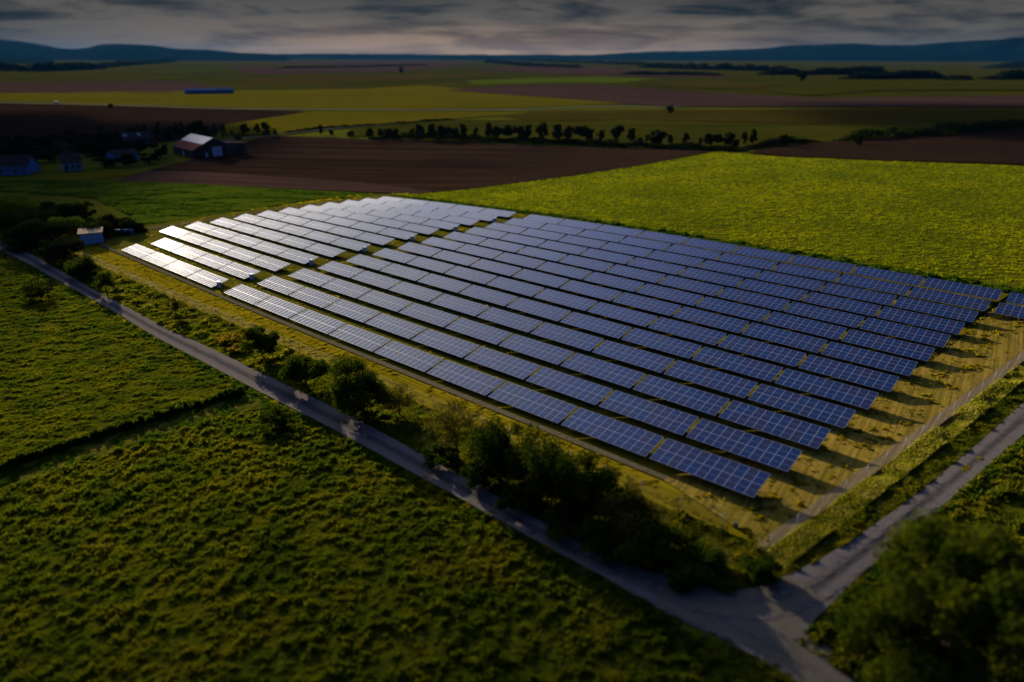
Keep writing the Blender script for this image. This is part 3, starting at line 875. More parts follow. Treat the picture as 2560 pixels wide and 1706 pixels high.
# ------------------------------------------------------------------ trees
def crown_mesh(name, rx, rz, n, leaf, mat, seed, zc, nclump=26, shape='round', hollow=0.0, spread=0.36):
    r = np.random.default_rng(seed)
    d = r.normal(size=(nclump, 3))
    d /= np.linalg.norm(d, axis=1)[:, None]
    rad = r.uniform(0.35, 0.95, nclump)[:, None]
    C = d * rad
    if shape == 'cone':
        C[:, 2] = r.uniform(-1, 1, nclump)
        k = (1 - C[:, 2]) / 2 * 0.95 + 0.08
        th = r.uniform(0, 2 * np.pi, nclump)
        q = np.sqrt(r.uniform(0.2, 1, nclump))
        C[:, 0], C[:, 1] = np.cos(th) * k * q, np.sin(th) * k * q
    if shape == 'bush':
        C[:, 2] = np.abs(C[:, 2]) * 1.35 - 0.75
    lean = 1 + 0.25 * r.normal(size=nclump)
    cr = spread * r.uniform(0.65, 1.25, nclump) * (0.6 if shape == 'cone' else 1)
    ids = r.choice(nclump, n, p=cr ** 2 / (cr ** 2).sum())
    g = r.normal(size=(n, 3))
    gl = np.linalg.norm(g, axis=1)[:, None]
    g = g / gl * (r.random((n, 1)) ** 0.45)
    P = C[ids] + g * cr[ids][:, None]
    P = P * np.array([rx, rx, rz]) + np.array([0, 0, zc])
    nr = g + 0.7 * r.normal(size=(n, 3)) + np.array([0, 0, 0.35])
    nr /= np.linalg.norm(nr, axis=1)[:, None]
    t1 = np.cross(nr, r.normal(size=(n, 3)))
    t1 /= np.linalg.norm(t1, axis=1)[:, None]
    t2 = np.cross(nr, t1)
    s1 = leaf * r.uniform(0.6, 1.35, n)[:, None]
    V = np.empty((n, 4, 3), np.float32)
    V[:, 0] = P - t1 * s1 * .5
    V[:, 1] = P + t2 * s1 * .32
    V[:, 2] = P + t1 * s1 * .5
    V[:, 3] = P - t2 * s1 * .32
    V[:, :, 2] = np.maximum(V[:, :, 2], 0.03)
    me = mesh_np(name, V.reshape(-1, 3), np.arange(n * 4).reshape(n, 4))
    me.materials.append(mat)
    return me, C * np.array([rx, rx, rz]) + np.array([0, 0, zc])


def trunk_mesh(name, H, r0, clumps, seed, nl=9):
    rr = random.Random(seed)
    b = MB()
    top = Vector((rr.uniform(-.06, .06) * H, rr.uniform(-.06, .06) * H, H * 0.72))
    pts = [Vector((0, 0, -0.2)), Vector((rr.uniform(-.02, .02) * H, 0, H * 0.25)), top * 0.7, top]
    b.tube(pts, [r0 * 1.25, r0 * .85, r0 * .5, r0 * .2], 8)
    cl = list(clumps)
    rr.shuffle(cl)
    for c in cl[:nl]:
        c = Vector(c)
        s = rr.uniform(0.3, 0.75)
        p0 = pts[1].lerp(top, s)
        if c.z < p0.z * 0.6:
            continue
        mid = p0.lerp(c, 0.5) + Vector((0, 0, 0.06 * H))
        b.tube([p0, mid, c], [r0 * .42, r0 * .26, r0 * .08], 5)
    me = b.mesh(name)
    me.materials.append(M['bark'])
    return me


cache = {}


def plant(kind, label, cat, pxc, pyb, pyt, wpx, leafmat, seed, n=4000, leaf=0.3, shape='round', group=None, key=None, low=0.18, nclump=26, spread=0.36, squash=1.0):
    """a tree or bush standing where the photo shows its foot, as tall and wide as it is there"""
    base = at(pxc, pyb)
    dist = (base - Vector((0, 0, CAM_H))).length
    fw = base.y * CP - (base.z - CAM_H) * SP
    # height so that the top meets its row of the photo
    lo, hi = 0.1, 60.0
    for _ in range(40):
        h = (lo + hi) / 2
        z = base.z + h - CAM_H
        py = 853 - FPX * (base.y * SP + z * CP) / (base.y * CP - z * SP)
        if py > pyt:
            lo = h
        else:
            hi = h
    R = max(0.3, wpx / 2 * fw / FPX)
    if key is None or key not in cache:
        H0, R0 = (h, R) if key is None else (8.0, 3.2)
        zc = H0 * (0.5 + low / 2)
        rz = H0 * (0.5 - low / 2) / (0.95 + spread * 0.25)
        cm, cl = crown_mesh('crown', R0 / (0.85 + spread * 0.3), rz, n, leaf, M[leafmat], seed, zc, nclump, shape, spread=spread)
        tm = trunk_mesh('trunk', H0, max(0.05, H0 * 0.022), cl, seed)
        if key is not None:
            cache[key] = (cm, tm)
    if key is not None:
        cm, tm = cache[key]
    r_ = empty(kind, base, random.Random(seed).uniform(0, 6.28))
    if key is not None:
        r_.scale = (R / 3.2, R / 3.2 * squash, h / 8.0)
    link('crown', cm, None, r_)
    link('trunk', tm, None, r_)
    tag(r_, label, cat, group)
    return r_


RT = 'trees and bushes between road and panels'
# between road and array
plant('round_tree', 'small upright green tree beside the yellow flowering shrubs, in the roadside strip', 'tree', 658, 902, 816, 76, 'leaf_dark', 21, 8000, 0.28, group=RT)
plant('bush', 'dark round bush between the small upright tree and the broad roadside tree', 'bush', 768, 972, 874, 116, 'leaf_dark', 22, 11000, 0.28, 'bush', group=RT)
plant('broad_tree', 'broad dark tree with yellow lit top, in the roadside strip next to olive saplings', 'tree', 900, 1030, 904, 158, 'leaf_dark', 23, 15000, 0.28, group=RT, low=0.08)
plant('sapling', 'olive sapling touching the right side of the broad dark roadside tree', 'tree', 1000, 1040, 965, 92, 'leaf_olive', 24, 2600, 0.2, group=RT)
plant('thin_tree', 'thin olive tree with a visible bare trunk between sapling and dense tree', 'tree', 1145, 1150, 1005, 140, 'leaf_olive', 25, 3000, 0.22, group=RT, low=0.32, nclump=30, spread=0.28)
plant('dense_tree', 'tall dense dark tree, first of the big clump before the front panel row', 'tree', 1250, 1205, 1045, 128, 'leaf_dark', 26, 10000, 0.26, group=RT, low=0.03)
plant('dense_tree', 'lumpy green tree in the middle of the big clump before the front panel row', 'tree', 1350, 1250, 1078, 165, 'leaf_dark', 27, 12000, 0.26, group=RT, low=0.02, nclump=34)
plant('dense_tree', 'round green tree at the low end of the big clump before the front panel row', 'tree', 1452, 1290, 1130, 150, 'leaf_dark', 28, 10000, 0.26, group=RT, low=0.02)
plant('bush', 'low olive bush just past the big tree clump, towards the road junction', 'bush', 1560, 1330, 1195, 150, 'leaf_olive', 29, 6500, 0.24, 'bush', group=RT)
plant('bush', 'dark low bush between the olive bush and the site corner, above the road', 'bush', 1640, 1388, 1300, 150, 'leaf_dark', 30, 7500, 0.24, 'bush', group=RT)
plant('bush', 'low green bush under the site corner by the road bend', 'bush', 1770, 1430, 1382, 140, 'leaf_dark', 31, 7500, 0.24, 'bush', group=RT)
plant('bush', 'small dark bush below the corner of the tall dry grass at the junction', 'bush', 1900, 1440, 1385, 90, 'leaf_dark', 32, 3500, 0.22, 'bush', group=RT)
for k, (x, y, t_, w_, mt, lb) in enumerate([
        (440, 798, 742, 30, 'leaf_olive', 'nearly bare thin sapling by the mown strip, between the road and the front panels'),
        (575, 862, 836, 56, 'leaf_gold', 'golden flowering shrub, upper of two left of the small upright tree'),
        (602, 885, 862, 50, 'leaf_gold', 'golden flowering shrub, lower of two left of the small upright tree'),
        (268, 742, 672, 56, 'leaf_dark', 'dark column bush standing alone by the mown strip near the shed'),
        (105, 752, 700, 100, 'leaf_black', 'dark bush on the field side of the road, across from the shed'),
        (690, 1070, 1022, 96, 'leaf_dark', 'dark low bush on the field side of the road at the end of the ditch')]):
    plant('shrub', lb, 'bush', x, y, t_, w_, mt, 40 + k, 1500 if k < 3 else 3500, 0.24, 'bush' if k else 'round', spread=0.3)
for k, (x, y, t_, w_, lb) in enumerate([
        (1105, 1162, 1108, 96, 'low dark roadside bush at the foot of the thin olive tree'),
        (1195, 1212, 1150, 100, 'low dark roadside bush left of the tall dense tree'), (1300, 1268, 1200, 110, 'low dark roadside bush in front of the tall dense tree'),
        (1400, 1326, 1250, 120, 'low dark roadside bush in front of the lumpy green tree'), (1490, 1374, 1295, 120, 'low dark roadside bush in front of the round green tree'),
        (1585, 1415, 1362, 120, 'low dark roadside bush below the olive bush near the road bend'), (1700, 1450, 1405, 100, 'low dark roadside bush on the inside of the road bend')]):
    plant('bush', lb, 'bush', x, y, t_, w_, 'leaf_dark', 140 + k, 3500, 0.28, 'bush', 'low bushes along the road', spread=0.3)
# wood round the shed
SH = [(30, 560, 492, 130, 'tall dark tree at the picture edge, rearmost of the shed wood'), (70, 590, 524, 120, 'round tree below the tall one at the edge of the shed wood'),
      (120, 555, 512, 70, 'small tree in the rear of the shed wood against the green meadow'), (165, 556, 516, 90, 'low tree in the rear of the shed wood, next to the pointed one'),
      (212, 552, 506, 50, 'pointed dark tree rising over the shed wood against the green meadow'), (285, 580, 527, 74, 'bush at the meadow end of the shed wood'),
      (325, 588, 545, 70, 'last low bush of the shed wood towards the panels'), (245, 600, 545, 90, 'round bush right behind the tan roofed shed'),
      (165, 596, 536, 90, 'wide bush behind and left of the tan roofed shed'), (105, 624, 550, 120, 'big dark tree in the middle of the shed wood'),
      (35, 596, 548, 110, 'ochre topped tree of the shed wood above the road'), (160, 662, 592, 90, 'dark tree directly in front of the shed, by the road'),
      (215, 700, 622, 70, 'dark bush between the shed and the road, with a ragged edge'), (95, 628, 588, 120, 'low dark bush of the shed wood on the road edge')]
for k, (x, y, t_, w_, lb) in enumerate(SH):
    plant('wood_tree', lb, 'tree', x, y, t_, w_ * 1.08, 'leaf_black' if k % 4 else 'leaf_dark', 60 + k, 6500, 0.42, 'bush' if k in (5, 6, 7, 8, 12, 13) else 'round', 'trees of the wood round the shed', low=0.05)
# big tree in the near corner
plant('corner_tree', 'big leafy tree filling the corner of the picture beside the road junction', 'tree', 2290, 1775, 1316, 390, 'leaf_corner', 90, 34000, 0.32, low=0.02, nclump=75, spread=0.20)
plant('corner_bush', 'low bush at the foot of the big corner tree, on the junction side', 'bush', 2150, 1610, 1520, 150, 'leaf_dark', 91, 5000, 0.2, 'bush')

# hedgerow beyond the ploughed field (cuts at 0.2975 scale)
S = 700 / 2353.0
HED = [(700, q) for q in [(333, 35, 175, 270), (422, 35, 210, 282), (585, 60, 228, 292), (748, 65, 212, 300), (840, 45, 205, 296), (905, 70, 200, 296), (965, 50, 205, 296), (1098, 45, 195, 300), (1165, 75, 165, 302), (1265, 75, 175, 302), (1360, 80, 175, 302), (1410, 60, 180, 300), (1470, 60, 195, 302), (1530, 55, 155, 300), (1635, 30, 190, 296), (1745, 60, 165, 302), (1795, 60, 180, 304), (1905, 110, 160, 308), (2010, 70, 180, 306), (2070, 70, 160, 306), (2190, 100, 150, 308)]]
HED += [(1300, q) for q in [(310, 90, 175, 312), (385, 75, 175, 312), (500, 110, 165, 314), (565, 70, 195, 314), (670, 60, 205, 316), (805, 85, 165, 320), (925, 65, 205, 322), (995, 45, 275, 326), (1060, 45, 245, 328), (1140, 110, 210, 346), (1250, 50, 245, 334), (1377, 55, 230, 346), (1500, 34, 280, 330), (1580, 80, 235, 346), (1640, 90, 235, 350), (1740, 70, 225, 350), (1795, 70, 285, 362), (1870, 50, 225, 330), (1945, 65, 210, 332), (2190, 70, 240, 352)]]
for k, (ox, (x, w_, t_, b_)) in enumerate(HED):
    plant('hedgerow_tree', 'dark tree of the long row behind the ploughed field, %s from the farm end' % ORDN[k + 1], 'tree', ox + x * S, 260 + b_ * S, 260 + t_ * S, w_ * S * 1.15,
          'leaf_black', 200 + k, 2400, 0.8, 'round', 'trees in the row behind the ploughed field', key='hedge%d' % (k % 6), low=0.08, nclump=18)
VIL = [(250, 345, 318, 22), (330, 352, 322, 24), (352, 352, 315, 32), (398, 356, 306, 30), (420, 358, 330, 30), (428, 352, 314, 26), (450, 350, 309, 28), (482, 346, 304, 28), (501, 345, 302, 24), (492, 352, 325, 44), (518, 352, 318, 34), (537, 348, 311, 16), (558, 350, 312, 20), (578, 350, 328, 16), (596, 356, 336, 22), (611, 341, 308, 24), (642, 340, 311, 16), (661, 342, 304, 27), (682, 341, 322, 16),
       (300, 362, 330, 40), (270, 372, 336, 50), (225, 375, 332, 55), (180, 372, 330, 50), (120, 378, 336, 60), (60, 382, 340, 60), (15, 385, 340, 50), (345, 392, 352, 60), (300, 396, 356, 55), (255, 405, 362, 60), (215, 398, 358, 55), (400, 402, 362, 46), (120, 412, 372, 60), (70, 402, 365, 55), (20, 405, 370, 50), (370, 415, 385, 55), (260, 425, 395, 50), (318, 422, 388, 50)]
VN = ['farmyard tree', 'farm spruce', 'orchard tree']
for k, (x, b_, t_, w_) in enumerate(VIL):
    cone = k in (11, 12, 13, 3, 0)
    plant('farm_spruce' if cone else 'farmyard_tree', ('dark pointed conifer' if cone else 'dark leafy tree') + (' behind the barn, %s of the farm trees' % ORDN[k + 1] if k < 19 else ' in the dark farmyard left of the barn, %s of the farm trees' % ORDN[k + 1]), 'tree', x, b_, t_, w_ * 1.1, 'leaf_black', 300 + k, 1500, 0.7,
          'cone' if cone else 'round', 'trees round the farm', key=('cone%d' if cone else 'farm%d') % (k % 4), low=0.06, nclump=16)
for k, (x, b_, t_, w_, lb) in enumerate([(1672, 282, 262, 20, 'lone round bush on the edge of the fallow field behind the tree row'), (273, 277, 261, 14, 'lone dark tree beside the far road'), (1998, 199, 176, 26, 'lone big dark tree in front of the blue hills'), (2145, 360, 337, 20, 'lone tree sticking out of the hedge by the brown field'), (998, 186, 168, 12, 'far lone tree on the brown fields below the horizon')]):
    plant('lone_tree', lb, 'tree', x, b_, t_, w_, 'leaf_black', 400 + k, 1500, 0.7, 'round', None, key='hedge%d' % (k % 4), low=0.1, nclump=16)


# hedges and far woods: one mass each
def mass(name, line, h, depth, n, leaf, mat, seed, kind='stuff', label=None):
    r = np.random.default_rng(seed)
    P = np.array(line, float)
    s = np.r_[0, np.cumsum(np.hypot(*np.diff(P, axis=0).T))]
    u = r.uniform(0, s[-1], n)
    x = np.interp(u, s, P[:, 0]) + r.normal(0, depth / 2, n)
    y = np.interp(u, s, P[:, 1]) + r.normal(0, depth / 2, n)
    top = h * (0.45 + 0.75 * vnoise(u / (h * 1.4), u * 0 + seed, seed))
    top *= np.clip(np.minimum(u, s[-1] - u) / (h * 3), 0.25, 1)
    z = ground(x, y) + top * r.random(n) ** 0.7
    C = np.stack([x, y, z], -1)
    d1 = r.normal(size=(n, 3))
    d1 /= np.linalg.norm(d1, axis=1)[:, None]
    d2 = np.cross(d1, r.normal(size=(n, 3)))
    d2 /= np.linalg.norm(d2, axis=1)[:, None]
    sc = leaf * r.uniform(.6, 1.3, n)[:, None]
    V = np.stack([C - d1 * sc * .5, C + d2 * sc * .4, C + d1 * sc * .5, C - d2 * sc * .4], 1)
    return tag(link(name, mesh_np(name, V.reshape(-1, 3), np.arange(n * 4).reshape(n, 4)), M[mat]), label, None, None, kind)


mass('hedge', at2([(925, 350), (1150, 354), (1400, 360), (1640, 370), (1860, 376)]), 3.6, 2.5, 11000, 0.9, 'leaf_black', 1)
mass('hedge', at2([(1850, 372), (1900, 366), (1950, 358), (2010, 352), (2050, 354)]), 3.4, 2.5, 4000, 0.9, 'leaf_black', 2)
mass('hedge', at2([(2095, 350), (2150, 345), (2300, 334), (2430, 324), (2620, 310), (2800, 300)]), 5.5, 4, 9000, 1.2, 'leaf_black', 3)
mass('hedge', at2([(700, 340), (800, 327), (900, 320), (1010, 312), (1130, 301)]), 1.7, 1.5, 5000, 0.8, 'leaf_black', 4)  # low dark leaf strip standing in for a shadowed ditch bank
WOODS = [([(700, 176), (880, 172), (1060, 166)], 5), ([(1210, 158), (1330, 167), (1450, 170)], 15), ([(1100, 152), (1300, 153), (1480, 158), (1620, 164)], 18), ([(1600, 168), (1760, 172), (1990, 176)], 18), ([(2110, 193), (2230, 191), (2350, 188)], 13), ([(2380, 194), (2400, 193)], 8), ([(2470, 192), (2560, 189), (2700, 186)], 15), ([(-200, 188), (0, 187), (110, 187), (250, 180)], 18), ([(240, 178), (330, 170), (430, 161)], 16), ([(1560, 186), (1700, 186), (1790, 187)], 6), ([(1900, 184), (2060, 182), (2200, 176)], 16), ([(500, 152), (800, 149), (1000, 148)], 14)]
for k, (ln, h) in enumerate(WOODS):
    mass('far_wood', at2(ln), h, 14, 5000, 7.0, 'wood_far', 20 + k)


# ------------------------------------------------------------------ hills on the horizon
def hills(name, prof, dist, depth, mat, seed):
    """a ridge as tall as the photo shows it, at its own distance"""
    P = np.array(prof, float)
    px = np.arange(P[0, 0], P[-1, 0] + 1, 8.0)
    py = np.interp(px, P[:, 0], P[:, 1])
    az = np.arctan((px - 1280) / FPX / CP)
    hh = np.maximum((HORIZON - py) / FPX * dist * 1.0 / np.cos(az) + CAM_H + 2 + 6 * (vnoise(px / 14.0, px * 0 + seed, seed) - .5) * dist / 9000, 0)
    nv = 13
    V = []
    for j in range(nv):
        q = j / (nv - 1)
        fac = math.sin(math.pi * min(q / 0.55, 1) / 2) if q < 0.55 else math.cos(math.pi / 2 * (q - 0.55) / 0.45)
        dd = dist + depth * (q - 0.55)
        wob = 0.85 + 0.3 * vnoise(px / 60.0, px * 0 + j * .7, seed + 3) if 0 < q < 1 and abs(q - .55) > .08 else 1.0
        r_ = dd / np.cos(az)
        V.append(np.stack([np.sin(az) * r_, np.cos(az) * r_, hh * fac * wob - (6 if j in (0, nv - 1) else 0)], -1))
    V = np.array(V)
    n = len(px)
    i = np.arange(nv * n).reshape(nv, n)
    F = np.stack([i[:-1, :-1], i[:-1, 1:], i[1:, 1:], i[1:, :-1]], -1).reshape(-1, 4)
    return tag(link(name, mesh_np(name, V.reshape(-1, 3), F, smooth=True), mat), kind='structure')


hills('hills', [(-900, 100), (-300, 112), (0, 108), (60, 107), (110, 109), (160, 114), (200, 115), (250, 119), (290, 125), (320, 130), (350, 131), (380, 128), (410, 121), (470, 121), (520, 123), (560, 129), (640, 131), (700, 136), (800, 139)], 7000, 3000, M['hill_wood'], 3)
hills('hills', [(-700, 120), (-200, 124), (0, 126), (60, 135), (130, 143), (200, 148), (300, 152)], 4200, 1500, M['hill_wood'], 4)
hills('hills', [(700, 139), (900, 137), (1100, 138), (1440, 138), (1500, 134), (1560, 131), (1700, 128), (1800, 124), (1900, 117), (1990, 115), (2060, 118), (2120, 118), (2200, 113), (2300, 109), (2400, 106), (2460, 101), (2560, 100), (2900, 104), (3400, 98)], 9500, 3500, M['hill_wood'], 5)
hills('hills', [(2270, 160), (2330, 150), (2400, 144), (2450, 143), (2520, 152), (2560, 158)], 3300, 700, M['hill_wood'], 6)


# ------------------------------------------------------------------ buildings
def frame_from(pa, pb):
    d = Vector((pb[0] - pa[0], pb[1] - pa[1], 0))
    return math.atan2(d.y, d.x), d.length


def gable(root, L, Wd, eave, peak, wall, roof_a, roof_b, over=0.4, split=None):
    """walls along local x from 0..L, y 0..Wd, roof ridge along x"""
    hw = Wd / 2
    MB().prism([(0, 0), (Wd, 0), (Wd, eave), (hw, peak - 0.15), (0, eave)], (0, 1, 0), (0, 0, 1), (0, 0, 0), (L, 0, 0)).build('wall', wall, root)
    sl = math.atan2(peak - eave, hw)
    ln = math.hypot(hw, peak - eave) + over
    for side, mt in ((0, roof_a), (1, roof_b)):
        th = 0.12
        cs, sn = math.cos(sl), math.sin(sl)
        segs = [(0.0, ln, mt)] if not (split and side == 0) else [(0.0, ln * split[0], mt), (ln * split[0], ln, split[1])]
        for a, b, m_ in segs:
            y0, z0 = hw, peak
            s_ = -1 if side == 0 else 1
            o = Vector((-over, y0 + s_ * a * cs, z0 - a * sn))
            MB().prism([(0, 0), (b - a, 0), (b - a, th), (0, th)], (0, s_ * cs, -sn), (0, s_ * sn, cs), o, (L + 2 * over, 0, 0)).build('roof', m_, root)


def opening(root, name, x, z, w_, h_, side_y, mat, frame=None):
    y = side_y
    f = MB().box((x, y, z), (w_, 0.12, h_)).build(name, mat if name == 'door' else (frame or M['paint_white']), root)
    if name == 'window':
        MB().box((x, y - 0.05 if y <= 0 else y + 0.05, z), (w_ * .82, 0.06, h_ * .84)).build('pane', M['pane'], f)
    return f


# barn: ridge runs away to the left, wide gable with a pale door faces us
p1, p3 = at(482, 402), at(567, 395)
rz, gw = frame_from(p1, p3)
barn = empty('barn', p1, rz + math.pi / 2)
tag(barn, 'large barn with pale metal upper roof and red brown lower roof at the farm', 'barn')
hw = gw
# local x runs away from the gable, local y from right to left is -; walls 0..26 x -gw..0
rootb = barn
MB().prism([(0, 0), (-gw, 0), (-gw, 5.6), (-gw * .62, 8.2), (0, 3.6)], (0, 1, 0), (0, 0, 1), (0, 0, 0), (25, 0, 0)).build('wall', M['wall_dark'], barn)


def slab(root, a, b, xl, mat, th=0.15):
    A, B = Vector((0, *a)), Vector((0, *b))
    d = (B - A)
    n = Vector((0, -d.z, d.y)).normalized()
    if n.z < 0:
        n = -n
    b_ = MB()
    b_.prism([(0, 0), (d.length, 0), (d.length, th), (0, th)], d.normalized(), n, Vector((xl[0], *a)), (xl[1] - xl[0], 0, 0))
    return b_.build('roof', mat, root)


pk = (-gw * .62, 8.25)
ev = (0.5, 3.32)
md = (pk[0] + (ev[0] - pk[0]) * .5, pk[1] + (ev[1] - pk[1]) * .5)
slab(barn, pk, md, (-.5, 25.5), M['roof_tin'])
slab(barn, md, ev, (-.5, 25.5), M['roof_red'])
slab(barn, (-gw - .4, 5.4), pk, (-.5, 25.5), M['roof_tin'])
d_ = MB().box((-0.04, -gw * .70, 2.2), (0.1, 4.4, 4.4)).build('door', M['door_pale'], barn)
MB().box((-0.12, -gw * .70, 2.2), (0.06, 0.12, 4.3)).build('rail', M['wall_white'], d_)
f_ = MB().box((-0.04, -gw * .38, 1.0), (0.1, 1.1, 2.0)).build('door', M['door_pale'], barn)
f_ = MB().box((12, 0.04, 1.1), (1.0, 0.1, 2.2)).build('door', M['door_pale'], barn)
# plank lean-to beside it
q1, q2 = at(569, 393), at(614, 390)
rz2, aw = frame_from(q1, q2)
lean = empty('plank_shed', q1, rz2)
tag(lean, 'grey plank shed leaning against the end of the large barn', 'shed')
MB().box((aw / 2, 4, 2.6), (aw, 8, 5.2)).build('wall', M['plank'], lean)
MB().box((aw / 2, 4, 5.35), (aw + .5, 8.6, 0.2), Matrix.Rotation(0.05, 3, 'Y')).build('roof', M['roof_dark'], lean)
MB().box((aw * .62, -0.05, 1.5), (2.2, 0.1, 3.0)).build('door', M['wall_dark'], lean)


def house(name, label, pa, pb, depth, eave, peak, wall, roof, cat='house', wins=3, door=True):
    a, b = at(*pa), at(*pb)
    rz_, L = frame_from(a, b)
    r_ = empty(name, a, rz_)
    tag(r_, label, cat)
    gable(r_, L, depth, eave, peak, M[wall], M[roof], M[roof])
    for k in range(wins):
        opening(r_, 'window', L * (k + .8) / (wins + .6), min(1.7, eave * .6), min(1.3, L / (wins * 2)), 1.2, -0.03, None)
    if door:
        opening(r_, 'door', L * 0.12, 1.05, 1.0, 2.1, -0.04, M['roof_dark'])
    return r_


house('farmhouse', 'white farmhouse with dark roof and three windows beside the yellow meadow', (158, 437), (205, 433), 9, 3.4, 6.2, 'wall_white', 'roof_dark')
house('house', 'bluish house with broad gable at the picture edge, below the farm', (-30, 449), (70, 445), 9, 3.6, 6.8, 'wall_blue', 'roof_dark', wins=2)
house('garage', 'small low blue outbuilding beside the bluish house at the edge', (73, 437), (98, 434), 5, 2.6, 3.4, 'wall_blue', 'roof_dark', 'shed', 1, False)
hid = house('house', 'dark roofed house among the farm trees with small sunlit white roof pieces', (312, 374), (384, 369), 10, 3.4, 6.6, 'wall_dark', 'roof_dark', wins=3)
for xx in (0.8, 7.5):
    MB().box((xx + .5, 2.6, 5.35), (1.6, 1.8, 0.08), Matrix.Rotation(0.57, 3, 'X')).build('skylight', M['roof_tin'], hid)
house('outbuilding', 'long low dim outbuilding in the shade left of the barn', (286, 412), (345, 406), 7, 2.8, 4.4, 'wall_blue', 'roof_dark', 'shed', 2)
house('long_shed', 'long blue grey livestock shed far out in the yellow green fields', (458, 242), (550, 240), 16, 4.2, 6.2, 'wall_blue', 'roof_slate', 'shed', 6, False)
house('field_barn', 'short bluish barn at the end of the long livestock shed', (552, 240), (582, 239), 14, 4.4, 6.6, 'wall_blue', 'roof_slate', 'shed', 1, False)
house('far_hall', 'tiny pale hall at the foot of the dark hills', (54, 187), (80, 184), 18, 7, 9, 'paint_white', 'roof_tin', 'building', 0, False)

# transformer shed near the panels
s1, s2 = at(203, 623), at(257, 616)
rz, L = frame_from(s1, s2)
shed = empty('transformer_shed', s1, rz)
tag(shed, 'blue walled shed with flat tan roof near the end of the front panel rows', 'shed')
MB().box((L / 2, 2.0, 1.45), (L, 4.0, 2.9)).build('wall', M['shed_wall'], shed)
MB().prism([(-0.35, 2.9), (4.6, 3.25), (4.6, 3.43), (-0.35, 3.08)], (0, 1, 0), (0, 0, 1), (-0.4, 0, 0), (L + .8, 0, 0)).build('roof', M['roof_tan'], shed)
for x in (L * .3, L * .7):
    dd = MB().box((x, -0.04, 1.15), (1.5, 0.1, 2.2)).build('door', M['shed_wall'], shed)
    MB().box((x + .55, -0.12, 1.1), (0.06, 0.08, 0.2)).build('handle', M['steel'], dd)
# small blue cabinets behind it
for px_, w_, lb, mt in ((322, 2.0, 'bright blue cabinet standing by the dirt track behind the shed', 'cabinet'), (301, 2.6, 'dark blue low container beside the bright blue cabinet behind the shed', 'cabinet_dark')):
    b0 = at(px_, 595)
    c_ = empty('field_cabinet', b0, 0.1)
    tag(c_, lb, 'cabinet')
    MB().box((0, 0, 0.75), (w_, 1.2, 1.5), bevel=0.04).build('body', M[mt], c_)
    MB().box((0, 0, 1.54), (w_ + .15, 1.35, 0.08)).build('roof', M[mt], c_)
    MB().box((0.2, -0.62, 0.75), (w_ * .4, 0.04, 1.25)).build('door', M[mt], c_)
b0 = at(1842, 1318)
c_ = empty('junction_box', b0, THETA)
tag(c_, 'tiny dark grey junction box in the mown grass near the site corner', 'box')
MB().box((0, 0, 0.35), (0.35, 0.22, 0.5), bevel=0.02).build('body', M['cabinet_dark'], c_)
MB().box((0, 0, 0.08), (0.06, 0.06, 0.3)).build('post', M['steel'], c_)

# white van on the far road
v0 = at(131, 268)
van = empty('van', v0, 0.05)
tag(van, 'tiny white van driving on the far road', 'van')
MB().prism([(0, .45), (5.2, .45), (5.2, 1.15), (4.5, 1.35), (3.9, 2.25), (0.1, 2.3), (0, 2.1)], (1, 0, 0), (0, 0, 1), (0, 0, 0), (0, 1.9, 0)).build('body', M['paint_white'], van)
MB().box((4.25, .95, 1.75), (0.06, 1.6, 0.75), Matrix.Rotation(-0.6, 3, 'Y')).build('windscreen', M['pane'], van)
for x in (1.0, 4.2):
    for y in (0.02, 1.88):
        MB().tube([(x, y - .1, .38), (x, y + .1, .38)], [.38, .38], 14).build('wheel', M['rubber'], van)

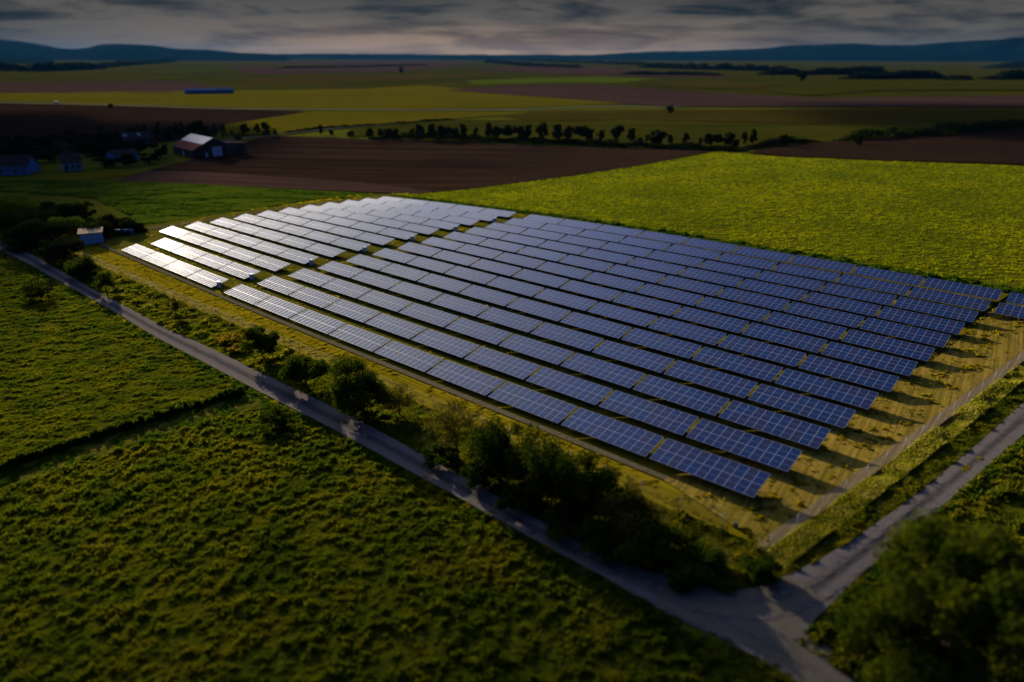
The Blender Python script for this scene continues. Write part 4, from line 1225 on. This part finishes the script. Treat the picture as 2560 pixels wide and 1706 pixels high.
# ------------------------------------------------------------------ flat clouds added out of view to darken the edges
def shade_cloud(cx_, cy_, ra, rb, thick, density, alt, seed):
    """a flat cloud added out of view so that its shade falls round a point of the land"""
    bm = bmesh.new()
    bmesh.ops.create_icosphere(bm, subdivisions=5, radius=1.0)
    ax = np.array([v.co for v in bm.verts])
    for v in bm.verts:
        c = v.co
        q = float(vnoise(np.array(c.x * 2.2 + 9), np.array(c.y * 2.2 + seed), seed)) + 0.5 * float(vnoise(np.array(c.x * 5 + 4), np.array(c.y * 5 + c.z * 3), seed + 1))
        k_ = 0.72 + 0.38 * q
        v.co = Vector((c.x * ra * k_, c.y * rb * k_, c.z * thick * (k_ if c.z > 0 else k_ * 0.6)))
    for f in bm.faces:
        f.smooth = True
    me = bpy.data.meshes.new('shade_cloud')
    bm.to_mesh(me)
    bm.free()
    tt = alt / SUN_DIR.z
    m_ = bpy.data.materials.new('shade_cloud_vapour')
    m_.use_nodes = True
    nt_ = NT(m_.node_tree)
    nt_.n.clear()
    v_ = nt_.add('ShaderNodeVolumePrincipled', {'Color': (0.92, 0.92, 0.92, 1), 'Density': density})
    nt_.add('ShaderNodeOutputMaterial', {'Volume': v_.outputs[0]})
    o = link('shade_cloud', me, m_)
    o.location = Vector((cx_, cy_, 0)) + SUN_DIR * tt
    o.rotation_euler = (0, 0, SUN_AZ)
    return tag(o, kind='stuff')


shade_cloud(-22, -42, 80, 100, 10, 0.034, 420, 1)
shade_cloud(-330, 330, 240, 190, 26, 0.045, 430, 2)
shade_cloud(455, 420, 260, 250, 26, 0.022, 480, 3)
shade_cloud(-160, 70, 85, 80, 11, 0.040, 410, 4)

# ------------------------------------------------------------------ haze
hz = MB()
hz.box((0, 3500, 85), (40000, 18500, 190))
m = bpy.data.materials.new('haze')
m.use_nodes = True
t = NT(m.node_tree)
t.n.clear()
pv = t.add('ShaderNodeVolumePrincipled', {'Color': (0.04, 0.28, 0.75, 1), 'Density': 0.0000085, 'Anisotropy': 0.2})
o_ = t.add('ShaderNodeOutputMaterial', {'Volume': pv.outputs[0]})
HAZE = True
if HAZE:
    tag(hz.build('haze', m), kind='stuff')
